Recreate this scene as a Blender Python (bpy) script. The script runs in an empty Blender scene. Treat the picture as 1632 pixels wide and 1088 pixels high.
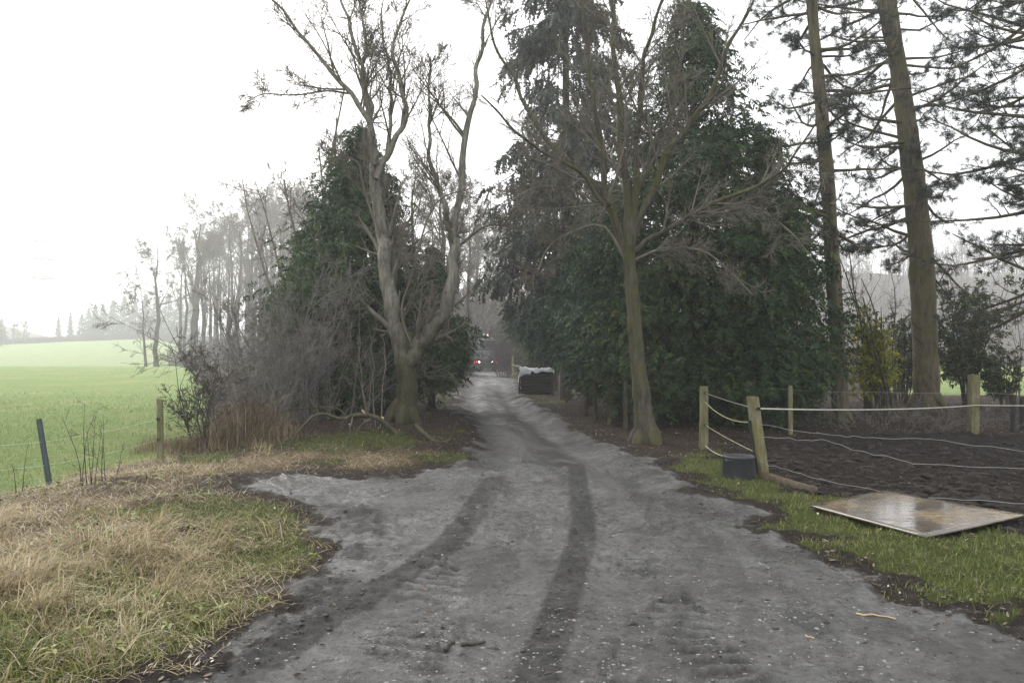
import bpy, math
import numpy as np

# ------------------------------------------------------------------ camera, sky, sun, exposure
scene = bpy.context.scene
F, W0, H0, CX, CY = 1200.0, 1632.0, 1088.0, 816.0, 544.0
PITCH = math.atan(16.0 / F)
CAMZ = 1.7
cam = bpy.data.objects.new('camera', bpy.data.cameras.new('camera'))
scene.collection.objects.link(cam)
cam.location = (0, 0, CAMZ)
cam.rotation_euler = (math.pi / 2 + PITCH, 0, 0)
cam.data.sensor_width = 36
cam.data.lens = 36 * F / W0
cam.data.clip_start = 0.05
cam.data.clip_end = 3000
scene.camera = cam

SUN_EL, SUN_AZ = math.radians(38), math.radians(-28)      # a weak sun behind the fog, ahead and to the left
world = bpy.data.worlds.new('World')
scene.world = world
world.use_nodes = True
wn = world.node_tree
wn.nodes.clear()
w_out = wn.nodes.new('ShaderNodeOutputWorld')
w_bg = wn.nodes.new('ShaderNodeBackground')
w_sky = wn.nodes.new('ShaderNodeTexSky')
w_sky.sky_type = 'NISHITA'
w_sky.sun_disc = False
w_sky.sun_elevation = SUN_EL
w_sky.sun_rotation = SUN_AZ
w_sky.air_density = 1.0
w_sky.dust_density = 6.0
w_mix = wn.nodes.new('ShaderNodeMixRGB')                  # the fog deck: an even pale grey over the clear sky
w_mix.inputs[0].default_value = 0.88
w_mix.inputs[2].default_value = (11.2, 11.4, 11.7, 1)
w_bg.inputs[1].default_value = 0.1
wn.links.new(w_sky.outputs[0], w_mix.inputs[1])
w_tc = wn.nodes.new('ShaderNodeTexCoord')                 # no light from below the horizon: only ground lies there
w_sep = wn.nodes.new('ShaderNodeSeparateXYZ')
w_gt = wn.nodes.new('ShaderNodeMath')
w_gt.operation = 'GREATER_THAN'
w_gt.inputs[1].default_value = -0.03
w_half = wn.nodes.new('ShaderNodeMixRGB')
w_half.inputs[1].default_value = (0, 0, 0, 1)
wn.links.new(w_tc.outputs['Generated'], w_sep.inputs[0])
wn.links.new(w_sep.outputs[2], w_gt.inputs[0])
wn.links.new(w_gt.outputs[0], w_half.inputs[0])
wn.links.new(w_mix.outputs[0], w_half.inputs[2])
wn.links.new(w_half.outputs[0], w_bg.inputs[0])
wn.links.new(w_bg.outputs[0], w_out.inputs[0])

sun = bpy.data.objects.new('sun', bpy.data.lights.new('sun', 'SUN'))
scene.collection.objects.link(sun)
sun.data.energy = 1.5
sun.data.angle = math.radians(25)
sun.data.color = (1.0, 0.97, 0.92)
sun.rotation_euler = (math.pi / 2 - SUN_EL, 0, math.pi - SUN_AZ)

scene.view_settings.view_transform = 'Standard'
scene.view_settings.look = 'None'
scene.view_settings.gamma = 1
scene.view_settings.use_curve_mapping = False
scene.view_settings.exposure = 0.8
scene.render.engine = 'CYCLES'
cy = scene.cycles
cy.use_denoising = True
cy.use_adaptive_sampling = False
try:
    cy.denoiser = 'OPENIMAGEDENOISE'
    cy.denoising_input_passes = 'RGB_ALBEDO_NORMAL'
    cy.denoising_prefilter = 'NONE'
except Exception:
    pass
cy.max_bounces = 6
cy.diffuse_bounces = 3
cy.glossy_bounces = 2
cy.transmission_bounces = 3
cy.volume_bounces = 2
cy.transparent_max_bounces = 8
cy.caustics_reflective = False
cy.caustics_refractive = False
HAZE_DENSITY = 0.0018

# ------------------------------------------------------------------ helpers
rng = np.random.default_rng(11)
COL = scene.collection


def ray(px, py, D):
    """The point at depth D (metres along +y) that the photograph shows at pixel (px, py)."""
    u, v = (px - CX) / F, (CY - py) / F
    dy = math.cos(PITCH) - v * math.sin(PITCH)
    dz = math.sin(PITCH) + v * math.cos(PITCH)
    return np.array([u / dy * D, D, CAMZ + dz / dy * D])


def zc(D):
    return np.where(D < 31, 0.0, np.where(D < 80, -0.0088 * (D - 31), -0.43))


def G(px, py):
    """Where the lane's ground lies at a pixel."""
    D = 10.0
    for _ in range(40):
        k = (py - 560.0) / F
        D = 0.5 * D + 0.5 * min(max((CAMZ - float(zc(D))) / max(k, 1e-3), 0.5), 300)
    p = ray(px, py, D)
    return (p[0], p[1])


def GP(pts):
    return np.array([G(*p) for p in pts])


def sstep(a, b, x):
    t = np.clip((x - a) / (b - a), 0, 1)
    return t * t * (3 - 2 * t)


def hash2(ix, iy, seed=0):
    h = (ix.astype(np.int64) * 374761393 + iy.astype(np.int64) * 668265263 + seed * 974711) & 0xFFFFFFFF
    h = ((h ^ (h >> 13)) * 1274126177) & 0xFFFFFFFF
    h = h ^ (h >> 16)
    return (h & 0xFFFFFF) / float(0xFFFFFF)


def vn(x, y, s=1.0, seed=0):
    x, y = np.asarray(x, float) * s, np.asarray(y, float) * s
    ix, iy = np.floor(x), np.floor(y)
    fx, fy = x - ix, y - iy
    fx, fy = fx * fx * (3 - 2 * fx), fy * fy * (3 - 2 * fy)
    a, b = hash2(ix, iy, seed), hash2(ix + 1, iy, seed)
    c, d = hash2(ix, iy + 1, seed), hash2(ix + 1, iy + 1, seed)
    return (a * (1 - fx) + b * fx) * (1 - fy) + (c * (1 - fx) + d * fx) * fy - 0.5


def fbm(x, y, s=1.0, o=3, seed=0):
    r, a = 0, 1.0
    for i in range(o):
        r = r + a * vn(x, y, s, seed + i * 17)
        s *= 2.1
        a *= 0.5
    return r


def sd_poly(x, y, poly):
    """Signed distance to a polygon, negative inside."""
    d = np.full(x.shape, 1e9)
    inside = np.zeros(x.shape, bool)
    n = len(poly)
    for i in range(n):
        ax, ay = poly[i]
        bx, by = poly[(i + 1) % n]
        ex, ey = bx - ax, by - ay
        t = np.clip(((x - ax) * ex + (y - ay) * ey) / (ex * ex + ey * ey + 1e-12), 0, 1)
        d = np.minimum(d, (x - ax - t * ex) ** 2 + (y - ay - t * ey) ** 2)
        if abs(ey) > 1e-12:
            c = ((ay > y) != (by > y)) & (x < ax + (y - ay) / ey * ex)
            inside ^= c
    d = np.sqrt(d)
    return np.where(inside, -d, d)


def sd_line(x, y, line):
    """Distance to a polyline, the signed side offset and the length along it."""
    best = np.full(x.shape, 1e9)
    side = np.zeros(x.shape)
    along = np.zeros(x.shape)
    L = 0.0
    for i in range(len(line) - 1):
        ax, ay = line[i]
        bx, by = line[i + 1]
        ex, ey = bx - ax, by - ay
        ll = math.hypot(ex, ey)
        t = np.clip(((x - ax) * ex + (y - ay) * ey) / (ll * ll + 1e-12), 0, 1)
        dx, dy = x - ax - t * ex, y - ay - t * ey
        d = np.hypot(dx, dy)
        m = d < best
        best = np.where(m, d, best)
        side = np.where(m, np.sign(dx * ey - dy * ex) * d, side)
        along = np.where(m, L + t * ll, along)
        L += ll
    return best, side, along


def norm(v):
    return v / (np.linalg.norm(v, axis=-1, keepdims=True) + 1e-9)


def smooth_path(pts, m):
    """Catmull-Rom through the points, m samples."""
    p = np.array(pts, float)
    q = np.vstack([2 * p[0] - p[1], p, 2 * p[-1] - p[-2]])
    out = []
    n = len(p) - 1
    for s in np.linspace(0, n - 1e-6, m):
        i = int(s)
        t = s - i
        a, b, c, d = q[i], q[i + 1], q[i + 2], q[i + 3]
        out.append(0.5 * (2 * b + (c - a) * t + (2 * a - 5 * b + 4 * c - d) * t * t + (3 * b - a - 3 * c + d) * t ** 3))
    return np.array(out)


class Acc:
    """Collects vertices and faces, then links them as ONE mesh object."""

    def __init__(self):
        self.v, self.f, self.t, self.n = [], [], [], 0

    def add(self, V, faces, tint=None):
        V = np.asarray(V, float).reshape(-1, 3)
        faces = np.asarray(faces, np.int64)
        self.v.append(V)
        self.f.append(faces + self.n)
        self.t.append(np.full(len(V), 0.5) if tint is None else np.broadcast_to(np.asarray(tint, float), (len(V),)))
        self.n += len(V)
        return self

    def box(self, c, s, rot=None):
        x, y, z = np.array(s) / 2
        V = np.array([[a, b, d] for d in (-z, z) for (a, b) in ((-x, -y), (x, -y), (x, y), (-x, y))])
        if rot is not None:
            V = V @ np.array(rot).T
        return self.add(V + np.array(c), [[3, 2, 1, 0], [4, 5, 6, 7], [0, 1, 5, 4], [1, 2, 6, 5], [2, 3, 7, 6], [3, 0, 4, 7]])

    def tube(self, pts, radii, k=8, cap=True, tint=None, rough=0.0, g=None):
        P = np.array(pts, float)[None]
        R = np.broadcast_to(np.array(radii, float), (P.shape[1],))[None]
        V, Q = tubes(P, R, k)
        if rough:                                          # knots, ribs and hollows of a real stem
            m = P.shape[1]
            C = np.repeat(P[0], k, 0)
            rib = 1 + rough * (0.55 * np.tile((g or rng).normal(size=k), m) + 0.5 * (g or rng).normal(size=m * k) + 0.5 * np.repeat((g or rng).normal(size=m), k))
            V = C + (V - C) * np.clip(rib, 0.6, 1.5)[:, None]
        self.add(V, Q, tint)
        if cap:
            m = P.shape[1]
            for ring, c in ((0, P[0, 0]), (m - 1, P[0, -1])):
                VV = np.vstack([V[ring * k:(ring + 1) * k], c])
                ff = [[i, (i + 1) % k, k] for i in range(k)]
                self.add(VV, np.array(ff)[:, ::-1] if ring == 0 else ff, tint)
        return self

    def mesh(self, name, smooth=False):
        me = bpy.data.meshes.new(name)
        V = np.vstack(self.v)
        me.vertices.add(len(V))
        me.vertices.foreach_set('co', V.ravel().astype(np.float32))
        lt = np.concatenate([np.full(len(f), f.shape[1]) for f in self.f])
        li = np.concatenate([f.ravel() for f in self.f])
        me.loops.add(len(li))
        me.loops.foreach_set('vertex_index', li.astype(np.int32))
        me.polygons.add(len(lt))
        ls = np.concatenate([[0], np.cumsum(lt)[:-1]])
        me.polygons.foreach_set('loop_start', ls.astype(np.int32))
        me.polygons.foreach_set('loop_total', lt.astype(np.int32))
        if smooth:
            me.polygons.foreach_set('use_smooth', np.ones(len(lt), bool))
        a = me.attributes.new('tint', 'FLOAT', 'POINT')
        a.data.foreach_set('value', np.concatenate(self.t).astype(np.float32))
        me.update(calc_edges=True)
        return me

    def build(self, name, material, parent=None, smooth=False, bevel=0):
        return obj(name, self.mesh(name, smooth), material, parent, bevel)


def obj(name, me, material, parent=None, bevel=0):
    if material is not None and len(me.materials) == 0:
        me.materials.append(material)
    o = bpy.data.objects.new(name, me)
    COL.objects.link(o)
    if parent is not None:
        o.parent = parent
    if bevel:
        b = o.modifiers.new('bevel', 'BEVEL')
        b.width = bevel
        b.segments = 2
        b.limit_method = 'ANGLE'
    return o


def tag(o, label, cat, group=None):
    o['label'] = label
    o['category'] = cat
    if group:
        o['group'] = group
    return o


def thing(name, label, cat, loc=(0, 0, 0), rz=0.0, group=None):
    o = bpy.data.objects.new(name, None)
    o.empty_display_size = 0.2
    COL.objects.link(o)
    o.location = loc
    o.rotation_euler = (0, 0, rz)
    return tag(o, label, cat, group)


def kind(o, k):
    o['kind'] = k
    return o


def copy_tree(src, loc, rz, label, sc=1.0):
    r = src.copy()
    COL.objects.link(r)
    r.location = loc
    r.rotation_euler = (0, 0, rz)
    r.scale = (sc, sc, sc)
    r['label'] = label
    for ch in list(src.children):
        c = ch.copy()
        COL.objects.link(c)
        c.parent = r
    return r


def tubes(P, R, k):
    N, m, _ = P.shape
    T = np.empty_like(P)
    T[:, 1:-1] = P[:, 2:] - P[:, :-2]
    T[:, 0] = P[:, 1] - P[:, 0]
    T[:, -1] = P[:, -1] - P[:, -2]
    T = norm(T)
    mean = norm(P[:, -1] - P[:, 0])
    ref = np.eye(3)[np.argmin(np.abs(mean), axis=1)]
    U = norm(np.cross(T, ref[:, None, :]))
    Wv = np.cross(T, U)
    a = np.arange(k) * 2 * math.pi / k
    V = P[:, :, None, :] + R[:, :, None, None] * (np.cos(a)[:, None] * U[:, :, None, :] + np.sin(a)[:, None] * Wv[:, :, None, :])
    base = (np.arange(N) * m * k)[:, None, None] + (np.arange(m - 1) * k)[None, :, None]
    i = np.arange(k)[None, None, :]
    j = (i + 1) % k
    Q = np.stack([base + i, base + j, base + k + j, base + k + i], -1).reshape(-1, 4)
    return V.reshape(-1, 3), Q


def grow(P, R, n, lenf, ang, m=5, up=0.08, wob=0.12, t0=0.2, t1=1.0, rf=0.6, rmin=0.004, g=None, lmin=0.05, flat=0.0, lmax=99):
    """A batch of side branches on a batch of parent branches."""
    g = g or rng
    N, M, _ = P.shape
    L = np.linalg.norm(np.diff(P, axis=1), axis=2).sum(1)
    k = np.maximum(1, np.round(n * g.uniform(0.7, 1.3, N))).astype(int)
    idx = np.repeat(np.arange(N), k)
    C = len(idx)
    t = g.uniform(t0, t1, C)
    s = t * (M - 1)
    i = np.minimum(s.astype(int), M - 2)
    f = (s - i)[:, None]
    A = P[idx, i] * (1 - f) + P[idx, i + 1] * f
    T = norm(P[idx, i + 1] - P[idx, i])
    pr = R[idx, i] * (1 - f[:, 0]) + R[idx, i + 1] * f[:, 0]
    rv = g.normal(size=(C, 3))
    rv[:, 2] *= (1 - flat)
    perp = norm(rv - (rv * T).sum(1, keepdims=True) * T)
    a = np.radians(ang) * g.uniform(0.6, 1.3, C)[:, None]
    d = norm(T * np.cos(a) + perp * np.sin(a))
    ln = np.clip(L[idx] * lenf * (1.15 - 0.7 * t) * g.uniform(0.55, 1.25, C), lmin, lmax)
    out = np.empty((C, m, 3))
    out[:, 0] = A
    p = A
    for q in range(1, m):
        d = norm(d + np.array([0, 0, up]) + wob * g.normal(size=(C, 3)))
        p = p + d * (ln / (m - 1))[:, None]
        out[:, q] = p
    r0 = np.clip(pr * rf * g.uniform(0.7, 1.1, C), rmin * 1.15, None)
    RR = r0[:, None] * (1 - np.linspace(0, 1, m)[None] * 0.8)
    return out, np.maximum(RR, rmin)


# ------------------------------------------------------------------ materials
MATS = {}


def nodes_of(name):
    m = bpy.data.materials.new(name)
    m.use_nodes = True
    nt = m.node_tree
    nt.nodes.clear()
    out = nt.nodes.new('ShaderNodeOutputMaterial')
    bs = nt.nodes.new('ShaderNodeBsdfPrincipled')
    nt.links.new(bs.outputs[0], out.inputs[0])
    MATS[name] = m
    return m, nt, out, bs


def N(nt, t, **kw):
    n = nt.nodes.new(t)
    for k, v in kw.items():
        if k.startswith('i_'):
            key = k[2:]
            key = int(key) if key.isdigit() else key
            n.inputs[key].default_value = v
        else:
            setattr(n, k, v)
    return n


def noise(nt, scale, detail=4, rough=0.6, coord='Object', vec=None):
    n = N(nt, 'ShaderNodeTexNoise', i_Scale=scale, i_Detail=detail, i_Roughness=rough)
    if vec is None:
        tc = N(nt, 'ShaderNodeTexCoord')
        vec = tc.outputs[coord]
    nt.links.new(vec, n.inputs['Vector'])
    return n


def ramp(nt, src, stops):
    r = N(nt, 'ShaderNodeValToRGB')
    e = r.color_ramp.elements
    while len(e) < len(stops):
        e.new(0.5)
    for el, (p, c) in zip(e, stops):
        el.position = p
        el.color = (*c, 1) if len(c) == 3 else c
    nt.links.new(src, r.inputs[0])
    return r


def mixc(nt, fac, a, b, mode='MIX'):
    m = N(nt, 'ShaderNodeMixRGB', blend_type=mode)
    for s, i in ((fac, 0), (a, 1), (b, 2)):
        if isinstance(s, (int, float)):
            m.inputs[i].default_value = s
        elif isinstance(s, tuple):
            m.inputs[i].default_value = (*s, 1)
        else:
            nt.links.new(s, m.inputs[i])
    return m.outputs[0]


def math_(nt, op, a, b=0.0, clamp=False):
    m = N(nt, 'ShaderNodeMath', operation=op, use_clamp=clamp)
    for s, i in ((a, 0), (b, 1)):
        if isinstance(s, (int, float)):
            m.inputs[i].default_value = s
        else:
            nt.links.new(s, m.inputs[i])
    return m.outputs[0]


def bump(nt, bs, h, strength=0.5, dist=0.02):
    b = N(nt, 'ShaderNodeBump', i_Strength=strength, i_Distance=dist)
    nt.links.new(h, b.inputs['Height'])
    nt.links.new(b.outputs[0], bs.inputs['Normal'])


def leaf_mat(name, stops, rough=0.5, spec=0.4, trans=0.25, nscale=1.2):
    m, nt, out, bs = nodes_of(name)
    at = N(nt, 'ShaderNodeAttribute', attribute_name='tint')
    nz = noise(nt, nscale, 2)
    s = math_(nt, 'ADD', at.outputs['Fac'], math_(nt, 'MULTIPLY', math_(nt, 'SUBTRACT', nz.outputs[0], 0.5), 0.8), True)
    r = ramp(nt, s, stops)
    nt.links.new(r.outputs[0], bs.inputs['Base Color'])
    bs.inputs['Roughness'].default_value = rough
    bs.inputs['Specular IOR Level'].default_value = spec
    if trans:
        tr = N(nt, 'ShaderNodeBsdfTranslucent')
        nt.links.new(r.outputs[0], tr.inputs[0])
        mx = N(nt, 'ShaderNodeMixShader', i_0=trans)
        nt.links.new(bs.outputs[0], mx.inputs[1])
        nt.links.new(tr.outputs[0], mx.inputs[2])
        nt.links.new(mx.outputs[0], out.inputs[0])
    return m


def bark_mat(name, c1, c2, moss=(0.10, 0.11, 0.02), amt=0.5, scale=9.0, rough=0.85, low=None):
    m, nt, out, bs = nodes_of(name)
    tc = N(nt, 'ShaderNodeTexCoord')
    mp = N(nt, 'ShaderNodeMapping')
    mp.inputs['Scale'].default_value = (1, 1, 0.22)
    nt.links.new(tc.outputs['Object'], mp.inputs[0])
    n1 = noise(nt, scale, 6, 0.7, vec=mp.outputs[0])
    n2 = noise(nt, 1.7, 5, 0.75)
    base = ramp(nt, n1.outputs[0], [(0.3, c1), (0.7, c2)])
    mf = ramp(nt, n2.outputs[0], [(0.62 - amt * 0.4, (0, 0, 0)), (0.78 - amt * 0.35, (1, 1, 1))])
    c = mixc(nt, math_(nt, 'MULTIPLY', mf.outputs[0], min(1.0, amt * 1.5)), base.outputs[0], moss)
    if low is not None:                                   # the darker, mossier butt of the stem
        sp = N(nt, 'ShaderNodeSeparateXYZ')
        nt.links.new(tc.outputs['Object'], sp.inputs[0])
        hz_ = math_(nt, 'ADD', sp.outputs[2], math_(nt, 'MULTIPLY', n2.outputs[0], 2.4))
        hf = ramp(nt, math_(nt, 'MULTIPLY', hz_, 0.2), [(0.42, (1, 1, 1)), (0.78, (0, 0, 0))])
        lowc = ramp(nt, n1.outputs[0], [(0.3, tuple(v * 0.55 for v in low)), (0.7, tuple(v * 1.7 for v in low))])
        c = mixc(nt, hf.outputs[0], c, lowc.outputs[0])
    nt.links.new(c, bs.inputs['Base Color'])
    bs.inputs['Roughness'].default_value = rough
    bs.inputs['Specular IOR Level'].default_value = 0.25
    bump(nt, bs, n1.outputs[0], 1.0, 0.03)
    return m


def plain_mat(name, c1, c2=None, rough=0.6, scale=6.0, spec=0.4, metal=0.0, bmp=0.0, emit=None, stren=0.0):
    m, nt, out, bs = nodes_of(name)
    n1 = noise(nt, scale, 5, 0.65)
    c2 = c2 or tuple(0.6 * v for v in c1)
    r = ramp(nt, n1.outputs[0], [(0.3, c2), (0.7, c1)])
    nt.links.new(r.outputs[0], bs.inputs['Base Color'])
    bs.inputs['Roughness'].default_value = rough
    bs.inputs['Specular IOR Level'].default_value = spec
    bs.inputs['Metallic'].default_value = metal
    if bmp:
        bump(nt, bs, n1.outputs[0], bmp, 0.01)
    if emit:
        bs.inputs['Emission Color'].default_value = (*emit, 1)
        bs.inputs['Emission Strength'].default_value = stren
    return m


def ground_mat():
    m, nt, out, bs = nodes_of('ground_surface')
    wa = N(nt, 'ShaderNodeAttribute', attribute_name='wa')
    wb = N(nt, 'ShaderNodeAttribute', attribute_name='wb')
    wc = N(nt, 'ShaderNodeAttribute', attribute_name='wc')
    sa, sb, sc = (N(nt, 'ShaderNodeSeparateColor') for _ in range(3))
    for w, s in ((wa, sa), (wb, sb), (wc, sc)):
        nt.links.new(w.outputs['Color'], s.inputs[0])
    n_f = noise(nt, 26, 7, 0.8)
    n_m = noise(nt, 7, 6, 0.7)
    n_l = noise(nt, 0.9, 5, 0.65)
    n_x = noise(nt, 190, 3, 0.7)
    n_s = noise(nt, 0.22, 4, 0.6)
    mud = ramp(nt, n_m.outputs[0], [(0.30, (0.075, 0.070, 0.065)), (0.43, (0.145, 0.140, 0.135)), (0.57, (0.18, 0.176, 0.171)), (0.70, (0.27, 0.266, 0.26))])
    grit = ramp(nt, n_f.outputs[0], [(0.34, (0.22, 0.21, 0.20)), (0.44, (0.85, 0.85, 0.85)), (0.58, (1.05, 1.05, 1.05)), (0.68, (1.75, 1.72, 1.68))])
    c_mud = mixc(nt, 1.0, mud.outputs[0], grit.outputs[0], 'MULTIPLY')
    n_p = noise(nt, 13, 8, 0.82)
    pits = ramp(nt, n_p.outputs[0], [(0.385, (0.34, 0.33, 0.32)), (0.44, (1, 1, 1))])
    c_mud = mixc(nt, 1.0, c_mud, pits.outputs[0], 'MULTIPLY')
    lrg = ramp(nt, n_l.outputs[0], [(0.36, (0.55, 0.53, 0.51)), (0.58, (1.18, 1.18, 1.19))])
    c_mud = mixc(nt, 1.0, c_mud, lrg.outputs[0], 'MULTIPLY')
    strip = ramp(nt, n_f.outputs[0], [(0.38, (0.012, 0.011, 0.010)), (0.7, (0.055, 0.052, 0.049))])
    c_mud = mixc(nt, math_(nt, 'MULTIPLY', sc.outputs[0], 0.94), c_mud, strip.outputs[0])
    field = ramp(nt, math_(nt, 'ADD', math_(nt, 'MULTIPLY', n_l.outputs[0], 0.5), math_(nt, 'MULTIPLY', n_s.outputs[0], 0.5)),
                 [(0.38, (0.21, 0.265, 0.10)), (0.5, (0.215, 0.29, 0.105)), (0.62, (0.29, 0.30, 0.125))])
    c_field = mixc(nt, 1.0, field.outputs[0], ramp(nt, n_m.outputs[0], [(0.3, (0.72, 0.75, 0.7)), (0.6, (1.1, 1.1, 1.1))]).outputs[0], 'MULTIPLY')
    dry = ramp(nt, n_f.outputs[0], [(0.3, (0.06, 0.042, 0.026)), (0.55, (0.19, 0.14, 0.08)), (0.75, (0.34, 0.27, 0.17))])
    green = ramp(nt, n_f.outputs[0], [(0.3, (0.03, 0.034, 0.012)), (0.6, (0.085, 0.105, 0.026))])
    lit = ramp(nt, n_f.outputs[0], [(0.3, (0.018, 0.014, 0.011)), (0.55, (0.055, 0.040, 0.030)), (0.78, (0.13, 0.10, 0.077))])
    soil = ramp(nt, n_f.outputs[0], [(0.3, (0.012, 0.010, 0.009)), (0.7, (0.046, 0.037, 0.031))])
    c = mixc(nt, sb.outputs[1], soil.outputs[0], lit.outputs[0])
    c = mixc(nt, sa.outputs[2], c, dry.outputs[0])
    # patches with broken edges: the weight is pushed through noise
    def broken(w, amt=0.6):
        s = math_(nt, 'ADD', w, math_(nt, 'MULTIPLY', math_(nt, 'SUBTRACT', n_m.outputs[0], 0.5), amt))
        return ramp(nt, s, [(0.36, (0, 0, 0)), (0.62, (1, 1, 1))]).outputs[0]
    c = mixc(nt, broken(sb.outputs[0], 0.9), c, green.outputs[0])
    c = mixc(nt, broken(sa.outputs[1], 0.4), c, c_field)
    c = mixc(nt, broken(sa.outputs[0], 0.7), c, c_mud)
    nt.links.new(c, bs.inputs['Base Color'])
    wet = ramp(nt, n_l.outputs[0], [(0.36, (0.55, 0.55, 0.55)), (0.6, (0.24, 0.24, 0.24))])
    wet2 = mixc(nt, 0.35, wet.outputs[0], n_f.outputs[0])
    rr = mixc(nt, sc.outputs[0], wet2, (0.85, 0.85, 0.85))
    rr = mixc(nt, sc.outputs[1], rr, (0.16, 0.16, 0.16))
    rr = mixc(nt, sa.outputs[0], (0.9, 0.9, 0.9), rr)
    nt.links.new(rr, bs.inputs['Roughness'])
    nt.links.new(math_(nt, 'ADD', math_(nt, 'MULTIPLY', sa.outputs[0], 0.35), 0.12), bs.inputs['Specular IOR Level'])
    hgt = math_(nt, 'ADD', math_(nt, 'MULTIPLY', n_f.outputs[0], 0.6), math_(nt, 'ADD', math_(nt, 'MULTIPLY', n_x.outputs[0], 0.25), math_(nt, 'ADD', math_(nt, 'MULTIPLY', n_m.outputs[0], 0.9), math_(nt, 'MULTIPLY', n_p.outputs[0], 0.5))))
    bump(nt, bs, hgt, 1.0, 0.05)
    return m


M_GROUND = ground_mat()
M_PALEBARK = bark_mat('pale_bark', (0.075, 0.067, 0.056), (0.36, 0.34, 0.30), (0.085, 0.085, 0.035), 0.32, 12, low=(0.045, 0.042, 0.022))
M_MOSSBARK = bark_mat('mossy_bark', (0.022, 0.02, 0.016), (0.125, 0.112, 0.085), (0.08, 0.08, 0.022), 0.48, 12)
M_PINEBARK = bark_mat('pine_bark', (0.03, 0.024, 0.018), (0.21, 0.17, 0.125), (0.115, 0.112, 0.04), 0.5, 12)
M_DARKBARK = bark_mat('dark_bark', (0.035, 0.03, 0.025), (0.085, 0.075, 0.062), (0.06, 0.06, 0.02), 0.3)
M_TWIG = bark_mat('twig_bark', (0.085, 0.074, 0.062), (0.23, 0.205, 0.17), (0.09, 0.09, 0.025), 0.22)
M_THICKET = bark_mat('thicket_twig_bark', (0.085, 0.077, 0.072), (0.27, 0.25, 0.235), (0.11, 0.11, 0.04), 0.15)
M_THUJA = leaf_mat('cypress_foliage', [(0.1, (0.020, 0.042, 0.015)), (0.45, (0.038, 0.074, 0.024)), (0.78, (0.085, 0.118, 0.03)), (0.98, (0.14, 0.10, 0.03))], 0.6, 0.28, 0.22)
M_THUJAB = leaf_mat('blue_cypress_foliage', [(0.1, (0.024, 0.047, 0.029)), (0.5, (0.046, 0.083, 0.052)), (0.95, (0.10, 0.135, 0.09))], 0.6, 0.28, 0.22)
M_SPRUCE = leaf_mat('spruce_foliage', [(0.1, (0.025, 0.034, 0.026)), (0.5, (0.045, 0.054, 0.042)), (0.95, (0.08, 0.08, 0.065))], 0.5, 0.4, 0.18)
M_PINE = leaf_mat('pine_needles', [(0.1, (0.02, 0.032, 0.025)), (0.5, (0.038, 0.052, 0.037)), (0.95, (0.085, 0.085, 0.045))], 0.45, 0.4, 0.12)
M_FARCON = leaf_mat('far_conifer_foliage', [(0.1, (0.018, 0.03, 0.024)), (0.9, (0.04, 0.055, 0.042))], 0.6, 0.3, 0.1)
M_LAUREL = leaf_mat('laurel_leaves', [(0.1, (0.025, 0.05, 0.02)), (0.5, (0.055, 0.09, 0.03)), (0.95, (0.15, 0.16, 0.035))], 0.22, 0.6, 0.3)
M_YELLOW = leaf_mat('yellow_green_leaves', [(0.1, (0.16, 0.19, 0.02)), (0.9, (0.55, 0.53, 0.04))], 0.4, 0.4, 0.5)
M_STRAW = leaf_mat('dry_grass_blades', [(0.05, (0.12, 0.088, 0.05)), (0.4, (0.31, 0.24, 0.13)), (0.75, (0.48, 0.40, 0.235)), (0.98, (0.60, 0.54, 0.38))], 0.6, 0.3, 0.3, 0.7)
M_GRASS = leaf_mat('green_grass_blades', [(0.05, (0.085, 0.105, 0.02)), (0.45, (0.18, 0.215, 0.045)), (0.8, (0.30, 0.29, 0.09)), (0.98, (0.42, 0.35, 0.19))], 0.5, 0.35, 0.3, 0.7)
M_MEADOW = leaf_mat('meadow_grass_blades', [(0.05, (0.19, 0.25, 0.085)), (0.6, (0.23, 0.31, 0.10)), (0.95, (0.33, 0.33, 0.15))], 0.55, 0.3, 0.3, 0.5)
M_BRACKEN = leaf_mat('dead_bracken', [(0.05, (0.09, 0.065, 0.045)), (0.5, (0.21, 0.155, 0.10)), (0.95, (0.36, 0.29, 0.19))], 0.7, 0.2, 0.25)
M_LITTER = leaf_mat('fallen_leaves', [(0.05, (0.045, 0.028, 0.02)), (0.5, (0.11, 0.072, 0.048)), (0.8, (0.22, 0.165, 0.115)), (0.97, (0.45, 0.42, 0.39))], 0.45, 0.4, 0.1, 2.0)
M_CLOD = plain_mat('mud_clods', (0.075, 0.068, 0.06), (0.022, 0.02, 0.018), 0.6, 30, 0.3, bmp=0.8)
M_GRAVEL = plain_mat('pale_gravel', (0.30, 0.295, 0.285), (0.10, 0.098, 0.095), 0.5, 3.0, 0.4)
M_SOILCLOD = plain_mat('paddock_clods', (0.042, 0.032, 0.026), (0.012, 0.010, 0.009), 0.75, 25, 0.25, bmp=0.8)
M_POST = bark_mat('mossy_post_wood', (0.06, 0.055, 0.035), (0.29, 0.265, 0.155), (0.15, 0.145, 0.045), 0.5, 12)
M_POSTDRY = bark_mat('weathered_post_wood', (0.07, 0.06, 0.042), (0.34, 0.305, 0.21), (0.20, 0.19, 0.045), 0.55, 18)
M_POSTDARK = bark_mat('dark_post_wood', (0.02, 0.02, 0.02), (0.06, 0.058, 0.055), (0.05, 0.05, 0.025), 0.25, 18)
M_METALPOST = plain_mat('coated_metal_post', (0.05, 0.075, 0.085), (0.025, 0.04, 0.047), 0.45, 20, 0.5)
M_WIRE = plain_mat('galvanised_wire', (0.36, 0.36, 0.35), (0.22, 0.22, 0.22), 0.4, 20, 0.5)
M_TAPE = plain_mat('white_fence_tape', (0.66, 0.65, 0.58), (0.42, 0.42, 0.34), 0.5, 8, 0.4)
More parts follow.
